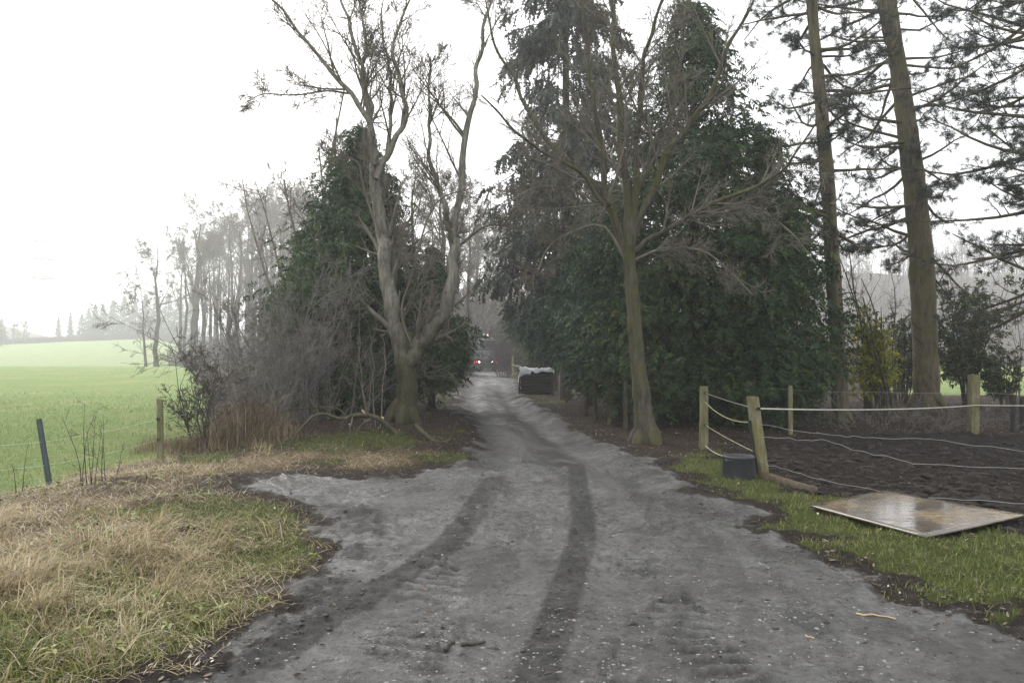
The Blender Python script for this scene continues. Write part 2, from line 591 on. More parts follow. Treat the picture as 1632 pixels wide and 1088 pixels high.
M_ROPE = plain_mat('dirty_rope', (0.42, 0.41, 0.24), (0.24, 0.23, 0.12), 0.7, 12, 0.2)
M_RUBBER = plain_mat('black_rubber', (0.05, 0.052, 0.06), (0.035, 0.036, 0.04), 0.45, 12, 0.4)
M_BLACK = plain_mat('black_plastic', (0.02, 0.02, 0.022), (0.012, 0.012, 0.013), 0.4, 15, 0.4)
M_WATER = plain_mat('dark_water', (0.02, 0.022, 0.02), None, 0.05, 3, 0.5)
M_PLANK = plain_mat('rotten_plank', (0.13, 0.098, 0.06), (0.04, 0.03, 0.02), 0.75, 14, 0.25, bmp=0.6)
M_TARP = plain_mat('pale_tarpaulin', (0.66, 0.67, 0.69), (0.34, 0.35, 0.37), 0.3, 5, 0.5, bmp=0.3)
M_OLDBOARD = plain_mat('old_dark_boards', (0.045, 0.04, 0.036), (0.018, 0.016, 0.015), 0.75, 10, 0.25, bmp=0.4)
M_CUTWOOD = plain_mat('cut_wood', (0.52, 0.42, 0.27), (0.38, 0.29, 0.17), 0.7, 18, 0.25)
M_STEEL = plain_mat('grey_steel', (0.12, 0.125, 0.13), (0.08, 0.085, 0.09), 0.5, 2, 0.4)
M_TRUCK = plain_mat('grey_truck_paint', (0.17, 0.19, 0.215), (0.10, 0.115, 0.13), 0.4, 1.5, 0.45)
M_TRUCKROOF = plain_mat('pale_truck_roof', (0.55, 0.56, 0.57), (0.36, 0.37, 0.38), 0.4, 3, 0.45)
M_GLASS = plain_mat('dark_glass', (0.016, 0.018, 0.022), None, 0.12, 2, 0.5)
M_TAIL = plain_mat('lit_tail_lamp', (0.4, 0.01, 0.01), None, 0.3, 3, 0.5, emit=(1, 0.02, 0.03), stren=1.0)
M_LAMP = plain_mat('lit_white_lamp', (0.8, 0.8, 0.75), None, 0.3, 3, 0.5, emit=(1, 0.88, 0.75), stren=9.0)
M_BLUE = plain_mat('blue_plastic', (0.07, 0.12, 0.20), (0.04, 0.07, 0.13), 0.5, 6, 0.4)
M_RED = plain_mat('red_plastic', (0.30, 0.03, 0.03), (0.18, 0.02, 0.02), 0.5, 6, 0.4)
M_WHITE = plain_mat('white_render', (0.75, 0.75, 0.73), (0.65, 0.65, 0.63), 0.8, 2, 0.2)
M_SLATE = plain_mat('slate_roof', (0.10, 0.105, 0.115), (0.07, 0.072, 0.078), 0.7, 2, 0.3)


def board_mat():
    m, nt, out, bs = nodes_of('wet_plywood')
    n1 = noise(nt, 1.6, 6, 0.7)
    n2 = noise(nt, 9, 5, 0.7)
    tc = N(nt, 'ShaderNodeTexCoord')
    mp = N(nt, 'ShaderNodeMapping')
    mp.inputs['Scale'].default_value = (1.2, 9, 1)
    nt.links.new(tc.outputs['Object'], mp.inputs[0])
    n3 = noise(nt, 1.6, 5, 0.7, vec=mp.outputs[0])
    c = ramp(nt, n1.outputs[0], [(0.3, (0.08, 0.07, 0.062)), (0.5, (0.15, 0.125, 0.10)), (0.63, (0.24, 0.17, 0.09)), (0.75, (0.17, 0.14, 0.115))])
    cc = mixc(nt, 1.0, c.outputs[0], ramp(nt, n2.outputs[0], [(0.3, (0.6, 0.6, 0.6)), (0.7, (1.15, 1.15, 1.15))]).outputs[0], 'MULTIPLY')
    nt.links.new(cc, bs.inputs['Base Color'])
    s = math_(nt, 'ADD', math_(nt, 'MULTIPLY', n3.outputs[0], 0.6), math_(nt, 'MULTIPLY', n1.outputs[0], 0.4))
    rr = ramp(nt, s, [(0.48, (0.05, 0.05, 0.05)), (0.6, (0.32, 0.32, 0.32))])
    nt.links.new(rr.outputs[0], bs.inputs['Roughness'])
    bs.inputs['Specular IOR Level'].default_value = 0.6
    bump(nt, bs, n3.outputs[0], 0.12, 0.008)
    return m


M_BOARD = board_mat()

# ------------------------------------------------------------------ terrain: shape and cover
ROAD = np.vstack([GP([(270, 1088), (420, 1000), (510, 940), (548, 880), (525, 828), (485, 803), (425, 796), (408, 779), (520, 767), (640, 762), (735, 748),
                      (766, 718), (763, 690), (742, 660), (729, 634), (742, 613), (757, 602)]),
                  [(-3.6, 78), (-4.0, 100), (-1.2, 100), (-0.7, 78)],
                  GP([(812, 600), (820, 606), (817, 615), (828, 634), (880, 662), (935, 700), (1030, 742), (1095, 775), (1190, 825), (1300, 885),
                      (1400, 925), (1500, 958), (1632, 1005)]), [(4.2, 3.2), (5.5, -9), (-3.5, -9), (-2.3, 2.5)]])
PADDOCK = np.vstack([GP([(1126, 716), (1208, 757), (1300, 786), (1425, 803), (1640, 853)]), [(9.5, 5.0), (18, 5.0), (18, 15.2)], GP([(1640, 692), (1340, 693), (1160, 703)])])
TRACK_L = GP([(792, 757), (775, 785), (745, 830), (715, 865), (660, 905), (600, 940), (520, 985), (430, 1040), (345, 1088), (240, 1150)])
TRACK_R = GP([(917, 742), (922, 780), (930, 830), (925, 870), (905, 930), (885, 990), (865, 1040), (855, 1088), (845, 1150)])
RUT_A = GP([(792, 612), (798, 632), (828, 668), (868, 700), (905, 735)])
RUT_B = GP([(765, 612), (748, 632), (762, 660), (785, 700), (797, 745)])
RUT_C = GP([(806, 606), (806, 625), (838, 655), (895, 695), (960, 735), (1040, 790)])
PRINT_A = GP([(560, 790), (590, 830), (585, 870), (545, 915), (470, 970)])
PRINT_B = GP([(690, 900), (680, 960), (655, 1020), (610, 1100)])
PRINT_C = GP([(1010, 900), (1060, 960), (1130, 1040), (1200, 1100)])
DRIVE = GP([(785, 606), (785, 630), (825, 690), (855, 760), (860, 860), (790, 980), (720, 1088)])
SHEEN = [GP(q) for q in ([(420, 785), (520, 790), (640, 785), (720, 770)], [(770, 640), (785, 680), (800, 720)], [(790, 605), (800, 620)], [(835, 650), (880, 690)])]


def fence_x(y):
    return np.interp(y, [-20, 0, 7, 9.5, 11.9, 14, 20, 30, 60, 85, 128, 135, 300, 390, 700], [-9, -7.8, -6.5, -6.0, -5.75, -5.7, -8.2, -12.5, -25, -36, -56, -63, -129, -168, -300])


def bare_height(x, y):
    """Broad shape of the land without fine relief."""
    a = x / np.maximum(y, 1.0)
    lane = zc(y)
    tilt = np.clip((a + 0.68) / 0.24, 0, 1.4)
    fld = np.interp(y, [-50, 10, 60, 76, 150, 168], [-0.05, -0.05, 0.33, 0.2, -1.7, -1.7])
    fld = np.where(y > 168, -1.7 + (y - 168) / 132.0 * (6.2 + 3.0 * tilt), fld)
    fld = np.where(y > 300, 4.5 + 3 * tilt + (y - 300) * 0.02, fld)
    ml = sstep(0.0, 1.0, (fence_x(y) + 0.8 + 0.04 * y - x) / (1.0 + 0.10 * y))
    z = lane * (1 - ml) + fld * ml
    # wooded slope to the right, far hill on the left
    mr = sstep(0.30, 0.42, a)
    z = z + mr * (np.interp(y, [0, 80, 155, 330, 600, 700], [0, 0.8, 2.5, 36, 60, 66]) - 0) * sstep(30, 60, y)
    z = z + mr * sstep(130, 260, y) * 14 * fbm(x, y, 0.012, 3, 91)
    mc = sstep(-0.42, -0.2, a) * (1 - mr)
    z = z + mc * np.interp(y, [0, 100, 200, 600], [0, 0, 8, 30])
    z = z + sstep(-0.585, -0.72, a) * np.interp(y, [0, 340, 580, 700], [0, 0, 20, 22])
    # mound at the foot of the forked tree, verge bank on the left
    z = z + 0.36 * np.exp(-(((x + 3.0) / 2.3) ** 2 + ((y - 15.3) / 2.9) ** 2))
    z = z + 0.16 * sstep(-1.6, -3.6, x) * sstep(13.0, 9.0, y) * sstep(-6.6, -4.6, x)
    z = z + 0.25 * sstep(3.3, 5.5, x + 0.02 * y) * sstep(16.5, 20, y) * sstep(70, 40, y)
    z = z + 0.3 * sstep(-1.5, -3.5, x + 0.005 * y) * sstep(18, 24, y) * sstep(80, 50, y) * (1 - ml)
    return z


def cover(x, y):
    x, y = np.asarray(x, float), np.asarray(y, float)
    near = (y < 130)
    n1 = fbm(x, y, 1.1, 4, 3)
    n2 = fbm(x, y, 0.45, 4, 9)
    sr = sd_poly(x, y, ROAD)
    n3 = fbm(x, y, 5.0, 3, 13)
    road = sstep(0.26, -0.16, sr + n1 * 0.55 + n3 * 0.28)
    sp = sd_poly(x, y, PADDOCK)
    soil = sstep(0.15, -0.15, sp + n1 * 0.45 + n3 * 0.2)
    a = x / np.maximum(y, 1.0)
    fx = fence_x(y)
    field = sstep(0.35, -0.35, x - fx + n2 * 0.8) * sstep(380, 330, y)
    field = np.where(y > 85, field * (1 - sstep(-0.49, -0.46, a) * sstep(160, 140, y) * 0), field)
    lawn = sstep(23, 27, y) * sstep(0.44, 0.5, a) * sstep(70, 60, y)
    field = np.maximum(field, lawn)
    left = (x < 0) & (y < 12.6) & (sr > 0)
    vl = sstep(13.0, 11.3, y + n2) * (x < 0.3)
    dry = vl * sstep(0.05, 0.9, sr + n2 * 0.9) * sstep(0.55, 0.1, n1 + 0.1)
    gl = vl * sstep(-0.08, 0.22, n2 + 0.55 * n1 + 0.16 * sstep(1.6, 0.3, sr)) * sstep(0.1, 0.5, sr) * 0.95
    mound = np.exp(-(((x + 2.4) / 2.0) ** 2 + ((y - 12.6) / 1.3) ** 2))
    gm = sstep(0.3, 0.9, mound + n1 * 1.5 + n3 * 0.6 - 0.2) * 0.6
    vr = (x > 0.5) & (y < 13.2) & (sp > 0)
    gr = np.where(vr, sstep(0.2, 0.75, sr + n1 * 1.0 + n3 * 0.5) * sstep(13.0, 12.2, y) * sstep(-0.1, 0.1, sp + 0.1), 0)
    green = np.clip(np.maximum(np.maximum(gl, gm), gr), 0, 1)
    moss = (sstep(0.15, 0.3, n2) * sstep(20, 24, y) * sstep(1.4, 0.4, np.abs(sr - 0.6))) * 0.9
    green = np.maximum(green, np.where(y < 75, moss, 0))
    green = green * (1 - road) * (1 - soil) * (1 - field)
    dry = dry * (1 - road) * (1 - field)
    litter = np.clip((1 - soil) * (0.25 + 0.75 * sstep(0.25, 0.9, sr + 0.6 * n1)), 0, 1)
    d = dict(road=road, soil=soil, field=field, dry=np.clip(dry, 0, 1), green=green, litter=litter, sr=sr, sp=sp, n1=n1, n2=n2)
    return d


def relief(x, y, c=None):
    """Fine relief: ruts, tyre prints, clods; returns the height and the strip / wet weights."""
    c = c or cover(x, y)
    z = np.zeros_like(x)
    strip = np.zeros_like(x)
    wet = np.zeros_like(x)
    fine = fbm(x, y, 9.0, 3, 21)
    mid = fbm(x, y, 2.2, 3, 31)
    nearw = sstep(60, 25, y)
    for ln, hw in ((TRACK_L, 0.155), (TRACK_R, 0.135)):
        d, s, u = sd_line(x, y, ln)
        w = sstep(hw + 0.03, hw - 0.03, d + fine * 0.035)
        w = w * sstep(0.0, 0.3, u)
        lug = np.sin(u * 2 * math.pi / 0.115 + np.abs(s) * 26 + 0.6 * fine)
        z += w * (0.010 + 0.008 * lug + 0.020 * fine) + 0.016 * np.exp(-((d - hw - 0.035) / 0.03) ** 2) * (0.6 + fine)
        strip = np.maximum(strip, w * (0.86 + 0.3 * fine))
    for ln, hw, dep in ((RUT_A, 0.5, 0.10), (RUT_B, 0.3, 0.06), (RUT_C, 0.32, 0.06)):
        d, s, u = sd_line(x, y, ln)
        w = np.exp(-(d / hw) ** 2)
        z += -dep * w + 0.03 * np.exp(-((d - hw * 1.6) / 0.15) ** 2)
        strip = np.maximum(strip, (1.0 if ln is RUT_A else 0.55) * w * sstep(-0.5, 0.25, mid + 0.25))
    for ln, hw in ((PRINT_A, 0.25), (PRINT_B, 0.33), (PRINT_C, 0.28)):
        d, s, u = sd_line(x, y, ln)
        w = sstep(hw, hw - 0.12, d + mid * 0.12) * sstep(-0.15, 0.15, mid + 0.1)
        lug = sstep(0.1, 0.9, np.sin(u * 2 * math.pi / 0.14 + s * 7 + 2.2 * mid))
        z += w * (0.030 * lug - 0.012 + 0.014 * fine)
        strip = np.maximum(strip, w * (1 - lug) * 0.6)
    for ln in SHEEN:
        d, s, u = sd_line(x, y, ln)
        wet = np.maximum(wet, np.exp(-(d / 0.35) ** 2) * sstep(-0.25, 0.35, mid + 0.2 * fine + 0.05))
    edge = np.exp(-((c['sr'] + 0.1) / 0.35) ** 2)
    far_edge = np.exp(-((c['sr'] + 0.2) / 0.5) ** 2) * sstep(10, 14, y)
    strip = np.maximum(strip, far_edge * (0.85 + 0.5 * mid))
    strip = np.maximum(strip, c['road'] * sstep(11.5, 17, y) * (0.62 + 1.1 * mid + 0.4 * fine))
    churn = sstep(0.0, 0.3, fbm(x, y, 0.8, 3, 81) + 0.25 * edge)
    lumps = np.abs(fbm(x, y, 6.0, 3, 83))
    z += c['road'] * (0.007 * fine + 0.03 * mid + churn * (0.055 * lumps + 0.016 * fine)) * nearw
    strip = np.maximum(strip, c['road'] * churn * sstep(0.16, 0.04, lumps) * 0.55)
    z += edge * (0.05 * np.maximum(fbm(x, y, 4.0, 3, 41), 0) + 0.012 * fine) * nearw
    strip = np.maximum(strip, edge * sstep(-0.15, 0.3, mid + fine * 0.5) * 0.75)
    # mud dragged along the lane in long streaks, and water lying in the hollows
    dl, sl, ul = sd_line(x, y, DRIVE)
    stk = fbm(sl * 2.6 + 0.3 * mid, ul * 0.35, 1.0, 3, 71)
    strip = np.maximum(strip, c['road'] * sstep(0.16, 0.42, stk + 0.3 * fine + 0.12 * mid) * 0.42)
    z += c['road'] * 0.018 * stk * nearw
    wet = np.maximum(wet, c['road'] * sstep(0.22, 0.45, -stk + 0.15 * fine + 0.15 * mid) * 0.75)
    # smears and scattered dark crumbs over the lane
    strip = np.maximum(strip, c['road'] * sstep(0.28, 0.5, fbm(x, y * 0.6, 1.7, 4, 57) + 0.35 * fine) * 0.55)
    z += c['soil'] * (0.10 * np.abs(fbm(x, y, 2.6, 3, 51)) + 0.05 * fine) * nearw
    z += (1 - c['road']) * (1 - c['soil']) * (1 - c['field']) * (0.05 * mid + 0.03 * fine) * nearw
    z += c['field'] * (0.05 * fbm(x, y, 0.5, 3, 61) + 0.012 * fine) * sstep(90, 40, y)
    far = sstep(11, 17, y)
    return z, np.clip(strip, 0, 1), np.clip(wet * (1 - 0.7 * far), 0, 1)


def HT(x, y):
    x, y = np.atleast_1d(np.asarray(x, float)), np.atleast_1d(np.asarray(y, float))
    return bare_height(x, y) + relief(x, y)[0]


def h1(x, y):
    return float(HT([x], [y])[0])


def build_ground():
    th = np.concatenate([np.arange(-180, -40, 4.0), np.arange(-40, 40, 0.145), np.arange(40, 180, 4.0)])
    th = np.radians(th)
    r = [0.4, 0.9, 1.6, 2.2, 2.8]
    while r[-1] < 620:
        q = r[-1]
        r.append(q * (1.0055 if q < 14 else 1.0075 if q < 40 else 1.02 if q < 120 else 1.06))
    r = np.array(r)
    nr, nt_ = len(r), len(th)
    RR, TT = np.meshgrid(r, th, indexing='ij')
    x, y = (RR * np.sin(TT)).ravel(), (RR * np.cos(TT)).ravel()
    c = cover(x, y)
    zr, strip, wet = relief(x, y, c)
    z = bare_height(x, y) + zr
    V = np.stack([x, y, z], 1)
    ii = np.arange(nr - 1)[:, None] * nt_
    jj = np.arange(nt_)[None]
    jn = (jj + 1) % nt_
    Q = np.stack([ii + jj, ii + nt_ + jj, ii + nt_ + jn, ii + jn], -1).reshape(-1, 4)[:, ::-1]
    cat = np.stack([np.full(len(x), 0.48), c['road'], c['field'], c['soil'], np.clip(c['dry'] + c['green'], 0, 1) * (y < 14)], 0)
    fc = cat[:, Q].mean(2)
    lab = np.argmax(fc, 0)
    a = (x / np.maximum(y, 1))[Q].mean(1)
    yy = y[Q].mean(1)
    lab = np.where((lab == 0) & (yy > 75) & (a > 0.28), 5, lab)
    names = ['ground', 'track', 'meadow', 'paddock', 'verge', 'hillside']
    wa = np.stack([c['road'], c['field'], c['dry'], np.ones_like(x)], 1).astype(np.float32)
    wb = np.stack([c['green'], c['litter'], c['soil'], np.ones_like(x)], 1).astype(np.float32)
    wc = np.stack([strip, wet * c['road'], c['road'] * 0, np.ones_like(x)], 1).astype(np.float32)
    for k, nm in enumerate(names):
        q = Q[lab == k]
        if not len(q):
            continue
        u, inv = np.unique(q, return_inverse=True)
        A = Acc()
        A.add(V[u], inv.reshape(-1, 4))
        if k == 0:                                     # close the small hole under the camera
            A.add(np.vstack([V[:nt_], [[0, 0, float(V[:nt_, 2].mean())]]]), [[(i + 1) % nt_, i, nt_] for i in range(nt_)])
        me = A.mesh(nm, True)
        for an, w in (('wa', wa), ('wb', wb), ('wc', wc)):
            at = me.attributes.new(an, 'FLOAT_COLOR', 'POINT')
            dat = w[u]
            if k == 0:
                dat = np.vstack([dat, w[:nt_], w[:1]])
            at.data.foreach_set('color', dat.ravel())
        kind(obj(nm, me, M_GROUND), 'structure')


build_ground()

# ------------------------------------------------------------------ foliage templates


def place(template, tris, pos, X, Y, Z, scale, droop=0.0, tint=None):
    """Copies of a small leaf shape, one per row of pos, in one vertex array."""
    n, k = len(pos), len(template)
    s = np.broadcast_to(np.asarray(scale, float), (n,))[:, None, None]
    V = template[None, :, 0:1] * X[:, None] + template[None, :, 1:2] * Y[:, None] + template[None, :, 2:3] * Z[:, None]
    V = pos[:, None] + s * V
    dr = np.broadcast_to(np.asarray(droop, float), (n,))[:, None]
    V[:, :, 2] -= dr * s[:, :, 0] * template[None, :, 0] ** 2
    f = (np.asarray(tris)[None] + (np.arange(n) * k)[:, None, None]).reshape(-1, np.asarray(tris).shape[1])
    t = None if tint is None else np.repeat(tint, k)
    return V.reshape(-1, 3), f, t


def make_frond(n=5, seed=0):
    v, f = [], []
    for i in range(n):
        x = 0.04 + 0.86 * i / n
        w = 0.34 * math.sin(math.pi * (0.22 + 0.72 * (i + 0.5) / n)) + 0.05
        for s in (-1, 1):
            b = len(v)
            tl = 0.11 * math.sin(i * 2.7 + s * 1.9)
            v += [(x, 0, tl), (x + 0.13, s * 0.012, -tl), (x + 0.20 + 0.05 * s * (i % 2), s * w, -0.07 + 0.5 * tl)]
            f.append((b, b + 1, b + 2) if s > 0 else (b + 1, b, b + 2))
    b = len(v)
    v += [(0.78, -0.05, 0), (0.78, 0.05, 0), (1.06, 0, -0.03)]
    f.append((b, b + 1, b + 2))
    return np.array(v, float), np.array(f)


def make_strand(n=7):
    """A hanging spruce branchlet: x runs down its length, needles short on both sides."""
    v, f = [], []
    for i in range(n):
        x = 0.02 + 0.9 * i / n
        for s in (-1, 1):
            b = len(v)
            w = 0.10 + 0.03 * ((i * 7 + s) % 3)
            v += [(x, 0, 0), (x + 0.16, 0, 0.01), (x + 0.19, s * w, 0.03 * s * ((i % 2) * 2 - 1))]
            f.append((b, b + 1, b + 2))
    return np.array(v, float), np.array(f)


def make_tuft(n=17, seed=5):
    g = np.random.default_rng(seed)
    v, f = [], []
    for i in range(n):
        d = norm(np.array([g.uniform(-0.15, 1.0), g.normal() * 0.6, g.normal() * 0.6]))
        o = norm(np.cross(d, g.normal(size=3)))
        b = len(v)
        s = np.array([g.uniform(-0.5, 0.3), 0, 0])
        L = g.uniform(0.75, 1.1)
        v += [s - o * 0.03, s + o * 0.03, s + d * L]
        f.append((b, b + 1, b + 2))
    return np.array(v, float), np.array(f)


LEAF_V = np.array([(0, 0, 0), (0.35, 0.2, 0.06), (0.35, -0.2, 0.06), (0.4, 0, 0), (0.75, 0.15, 0.03), (0.75, -0.15, 0.03), (1, 0, -0.08)], float)
LEAF_F = np.array([(0, 3, 1), (0, 2, 3), (3, 6, 4), (3, 5, 6), (1, 3, 4), (2, 5, 3)])
FROND = make_frond()
FROND_S = make_frond(4)
STRAND = make_strand()
TUFT = make_tuft()


def frames(X, roll, g):
    X = norm(X)
    up = np.array([0, 0, 1.0])
    Y = norm(np.cross(np.broadcast_to(up, X.shape), X) + 1e-4 * g.normal(size=X.shape))
    Z = np.cross(X, Y)
    c, s = np.cos(roll)[:, None], np.sin(roll)[:, None]
    return X, Y * c + Z * s, Z * c - Y * s


def cypress(px, D, top_py, rmax, label, seed, nb=260, per=36, mat=None, clear=0.35, lean=0.0, prof=None, size=(0.17, 0.32), group=None):
    g = np.random.default_rng(seed)
    x0 = ray(px, 560, D)[0]
    z0 = h1(x0, D)
    H = ray(px, top_py, D)[2] - z0
    t = thing('cypress_tree', label, 'tree', (x0, D, z0), 0, group)
    prof = prof or [(0.0, 0.72), (0.12, 0.95), (0.28, 1.0), (0.5, 0.8), (0.72, 0.5), (0.88, 0.24), (1.0, 0.03)]
    pu, pv = zip(*prof)
    tr = Acc()
    m = 9
    path = np.array([[lean * H * u * u, 0, -0.1 + (H * 0.97 + 0.1) * u] for u in np.linspace(0, 1, m)])
    tr.tube(path, np.linspace(0.16 * rmax / 2 + 0.05, 0.012, m), 7)
    tr.build('trunk', M_DARKBARK, t, True)
    # boughs, more of them where the crown is wide
    uu = np.linspace(0, 1, 400)
    w = np.interp(uu, pu, pv) + 0.12
    u = g.choice(uu, nb, p=w / w.sum()) + g.normal(0, 0.004, nb)
    u = np.clip(u, 0, 0.99)
    az = g.uniform(0, 2 * math.pi, nb)
    R = np.interp(u, pu, pv) * rmax
    lob = 1 + 0.62 * vn(az * 1.6 + 7 * np.cos(az), u * H * 0.75, 1.0, seed)
    R = R * lob * g.uniform(0.74, 1.1, nb)
    zt = clear + u * (H - clear)
    out = np.stack([np.cos(az), np.sin(az), 0 * az], 1)
    tip = out * R[:, None] + np.stack([lean * H * u * u, 0 * u, zt], 1)
    st = np.stack([lean * H * u * u, 0 * u, np.maximum(zt - 0.35 * R, 0.1)], 1)
    mid = st * 0.45 + tip * 0.55 + np.array([0, 0, 1.0]) * (0.10 * R)[:, None]
    P = np.stack([st, st * 0.7 + mid * 0.3, mid, mid * 0.4 + tip * 0.6, tip], 1)
    V, Q = tubes(P, np.linspace(0.022, 0.005, 5)[None].repeat(nb, 0) * (0.6 + 0.25 * rmax), 3)
    kind(Acc().add(V, Q).build('boughs', M_DARKBARK, t, False), 'stuff')
    cr = Acc()
    n = nb * per
    b = np.repeat(np.arange(nb), per)
    s = np.clip(g.beta(2.6, 1.1, n), 0.1, 1.0) * 4
    i = np.minimum(s.astype(int), 3)
    f = (s - i)[:, None]
    pos = P[b, i] * (1 - f) + P[b, i + 1] * f
    spread = (0.10 + 0.10 * R[b])[:, None]
    off = g.normal(size=(n, 3)) * spread * np.array([1, 1, 0.75])
    pos = pos + off
    pos[:, 2] = np.maximum(pos[:, 2], 0.22)
    d = out[b] * 0.8 + off * 2.2 + g.normal(size=(n, 3)) * 0.35
    d[:, 2] = d[:, 2] * 0.5 - g.uniform(0.0, 1.15, n)
    X, Y, Z = frames(d, g.normal(0, 0.6, n), g)
    tint = np.clip(g.uniform(0.15, 0.6, nb)[b] + g.normal(0, 0.13, n), 0, 1)
    sc = g.uniform(size[0], size[1], n)
    V, Fc, T = place(FROND[0], FROND[1], pos, X, Y, Z, sc, g.uniform(0.1, 0.55, n), tint)
    cr.add(V, Fc, T)
    cr.build('crown', mat or M_THUJA, t)
    return t


def fan_limb(spec, D, dd, m=14):
    """Traced limb: pixel points at a depth that drifts by dd metres towards its end."""
    n = len(spec)
    return smooth_path([ray(px, py, D + dd * (k / (n - 1)) ** 1.3) for k, (px, py) in enumerate(spec)], m)


def bare_traced_tree(name, label, base_px, D, trunk, tr_r, limbs, seed, mat_trunk, mat_limb, mat_twig, lev=(7, 6, 5), lens=(0.34, 0.42, 0.42), extra=None, up=0.05, rmin=0.0042):
    g = np.random.default_rng(seed)
    x0, y0 = ray(base_px, 560, D)[0], D
    z0 = h1(x0, y0)
    o = np.array([x0, y0, z0])
    t = thing(name, label, 'tree', tuple(o))
    tp = fan_limb(trunk, D, 0, 34)
    tp[0, 2] = z0 - 0.15
    A = Acc()
    rr = np.interp(np.linspace(0, 1, 34), np.linspace(0, 1, len(tr_r)), tr_r)
    A.tube(tp - o, rr, 18, rough=0.085, g=g)
    ang = g.uniform(0, 6.28)
    for k in range(6):                                             # root flare
        a = ang + k * 1.05 + g.normal() * 0.2
        e = np.array([math.cos(a), math.sin(a), 0]) * tr_r[0] * g.uniform(1.15, 1.5)
        A.tube([tp[0] - o + [0, 0, tr_r[0] * 2.0], tp[0] - o + e * 0.55 + [0, 0, tr_r[0] * 1.1], tp[0] - o + e + [0, 0, 0.02]],
               [tr_r[0] * 0.6, tr_r[0] * 0.5, tr_r[0] * 0.3], 8)
    A.build('trunk', mat_trunk, t, True)
    LP, LR = [], []
    for spec, r0, r1, dd in limbs:
        p = fan_limb(spec, D, dd)
        p[1:-1] += g.normal(0, 0.03, (12, 3))
        q = np.linspace(r0, r1, 14)
        LP.append(p)
        LR.append(q)
        pf = smooth_path(p, 40)
        Acc().tube(pf - o, np.linspace(r0, r1, 40), 10, rough=0.10, g=g).build('limb', mat_limb, t, True)
    P, R = np.array(LP), np.array(LR)
    if extra:
        P, R = np.concatenate([P, np.array([fan_limb(s[0], D, s[3]) for s in extra])]), np.concatenate([R, np.array([np.linspace(s[1], s[2], 14) for s in extra])])
    tw = Acc()
    tot = 0
    if extra:
        V, Q = tubes(P[len(LP):] - o, R[len(LP):], 6)
        tw.add(V, Q)
    for k, nchild in enumerate(lev):
        P, R = grow(P, R, nchild, lens[k], (40, 42, 42)[k], (6, 4, 3)[k], up, (0.09, 0.11, 0.13)[k], (0.12, 0.1, 0.1)[k], 0.97, (0.5, 0.6, 0.7)[k], rmin, g, 0.12)
        V, Q = tubes(P - o, R, (5, 3, 3)[k])
        tw.add(V, Q)
    tw.build('twigs', mat_twig, t)
    return t


# ------------------------------------------------------------------ near bare trees
bare_traced_tree('forked_tree', 'forked bare tree with pale upper trunk and mossy side stem beside the lane', 642, 15.0,
                 [(642, 697), (647, 650), (649, 610), (645, 572)], [0.27, 0.215, 0.20, 0.195],
                 [([(646, 590), (630, 520), (614, 450), (607, 370), (600, 295), (596, 240)], 0.165, 0.10, 0.2),
                  ([(598, 262), (586, 192), (555, 146), (520, 106), (480, 52), (432, -2), (400, -60)], 0.068, 0.014, -0.8),
                  ([(597, 250), (589, 180), (583, 130), (560, 60), (545, 0), (532, -70)], 0.066, 0.014, 0.9),
                  ([(590, 190), (576, 115), (582, 60), (572, 0), (566, -60)], 0.045, 0.012, 0.2),
                  ([(600, 285), (622, 238), (643, 192), (640, 130), (627, 72), (645, 20), (668, -40)], 0.07, 0.014, -0.4),
                  ([(617, 245), (620, 175), (622, 112), (609, 52), (612, -30)], 0.045, 0.012, 0.7),
                  ([(643, 585), (668, 550), (692, 522), (714, 472), (722, 410), (719, 365)], 0.165, 0.09, -0.3),
                  ([(720, 375), (700, 300), (685, 235), (683, 160), (682, 85)], 0.062, 0.012, -0.6),
                  ([(721, 385), (735, 300), (746, 195), (758, 152), (766, 90), (778, 20), (790, -40)], 0.08, 0.02, 0.5),
                  ([(620, 480), (632, 430), (645, 410), (690, 410), (718, 440)], 0.05, 0.02, 0.3)],
                 21, M_PALEBARK, M_PALEBARK, M_TWIG, (13, 9, 5), (0.38, 0.46, 0.6),
                 [([(606, 380), (580, 300), (572, 262), (548, 250), (520, 252)], 0.03, 0.012, -0.6),
                  ([(560, 150), (520, 145), (470, 152), (420, 150), (390, 165)], 0.022, 0.008, -0.5),
                  ([(722, 400), (765, 365), (800, 350), (840, 310)], 0.03, 0.01, -0.8),
                  ([(660, 560), (640, 500), (655, 440), (690, 330), (742, 300)], 0.03, 0.012, -0.7)])

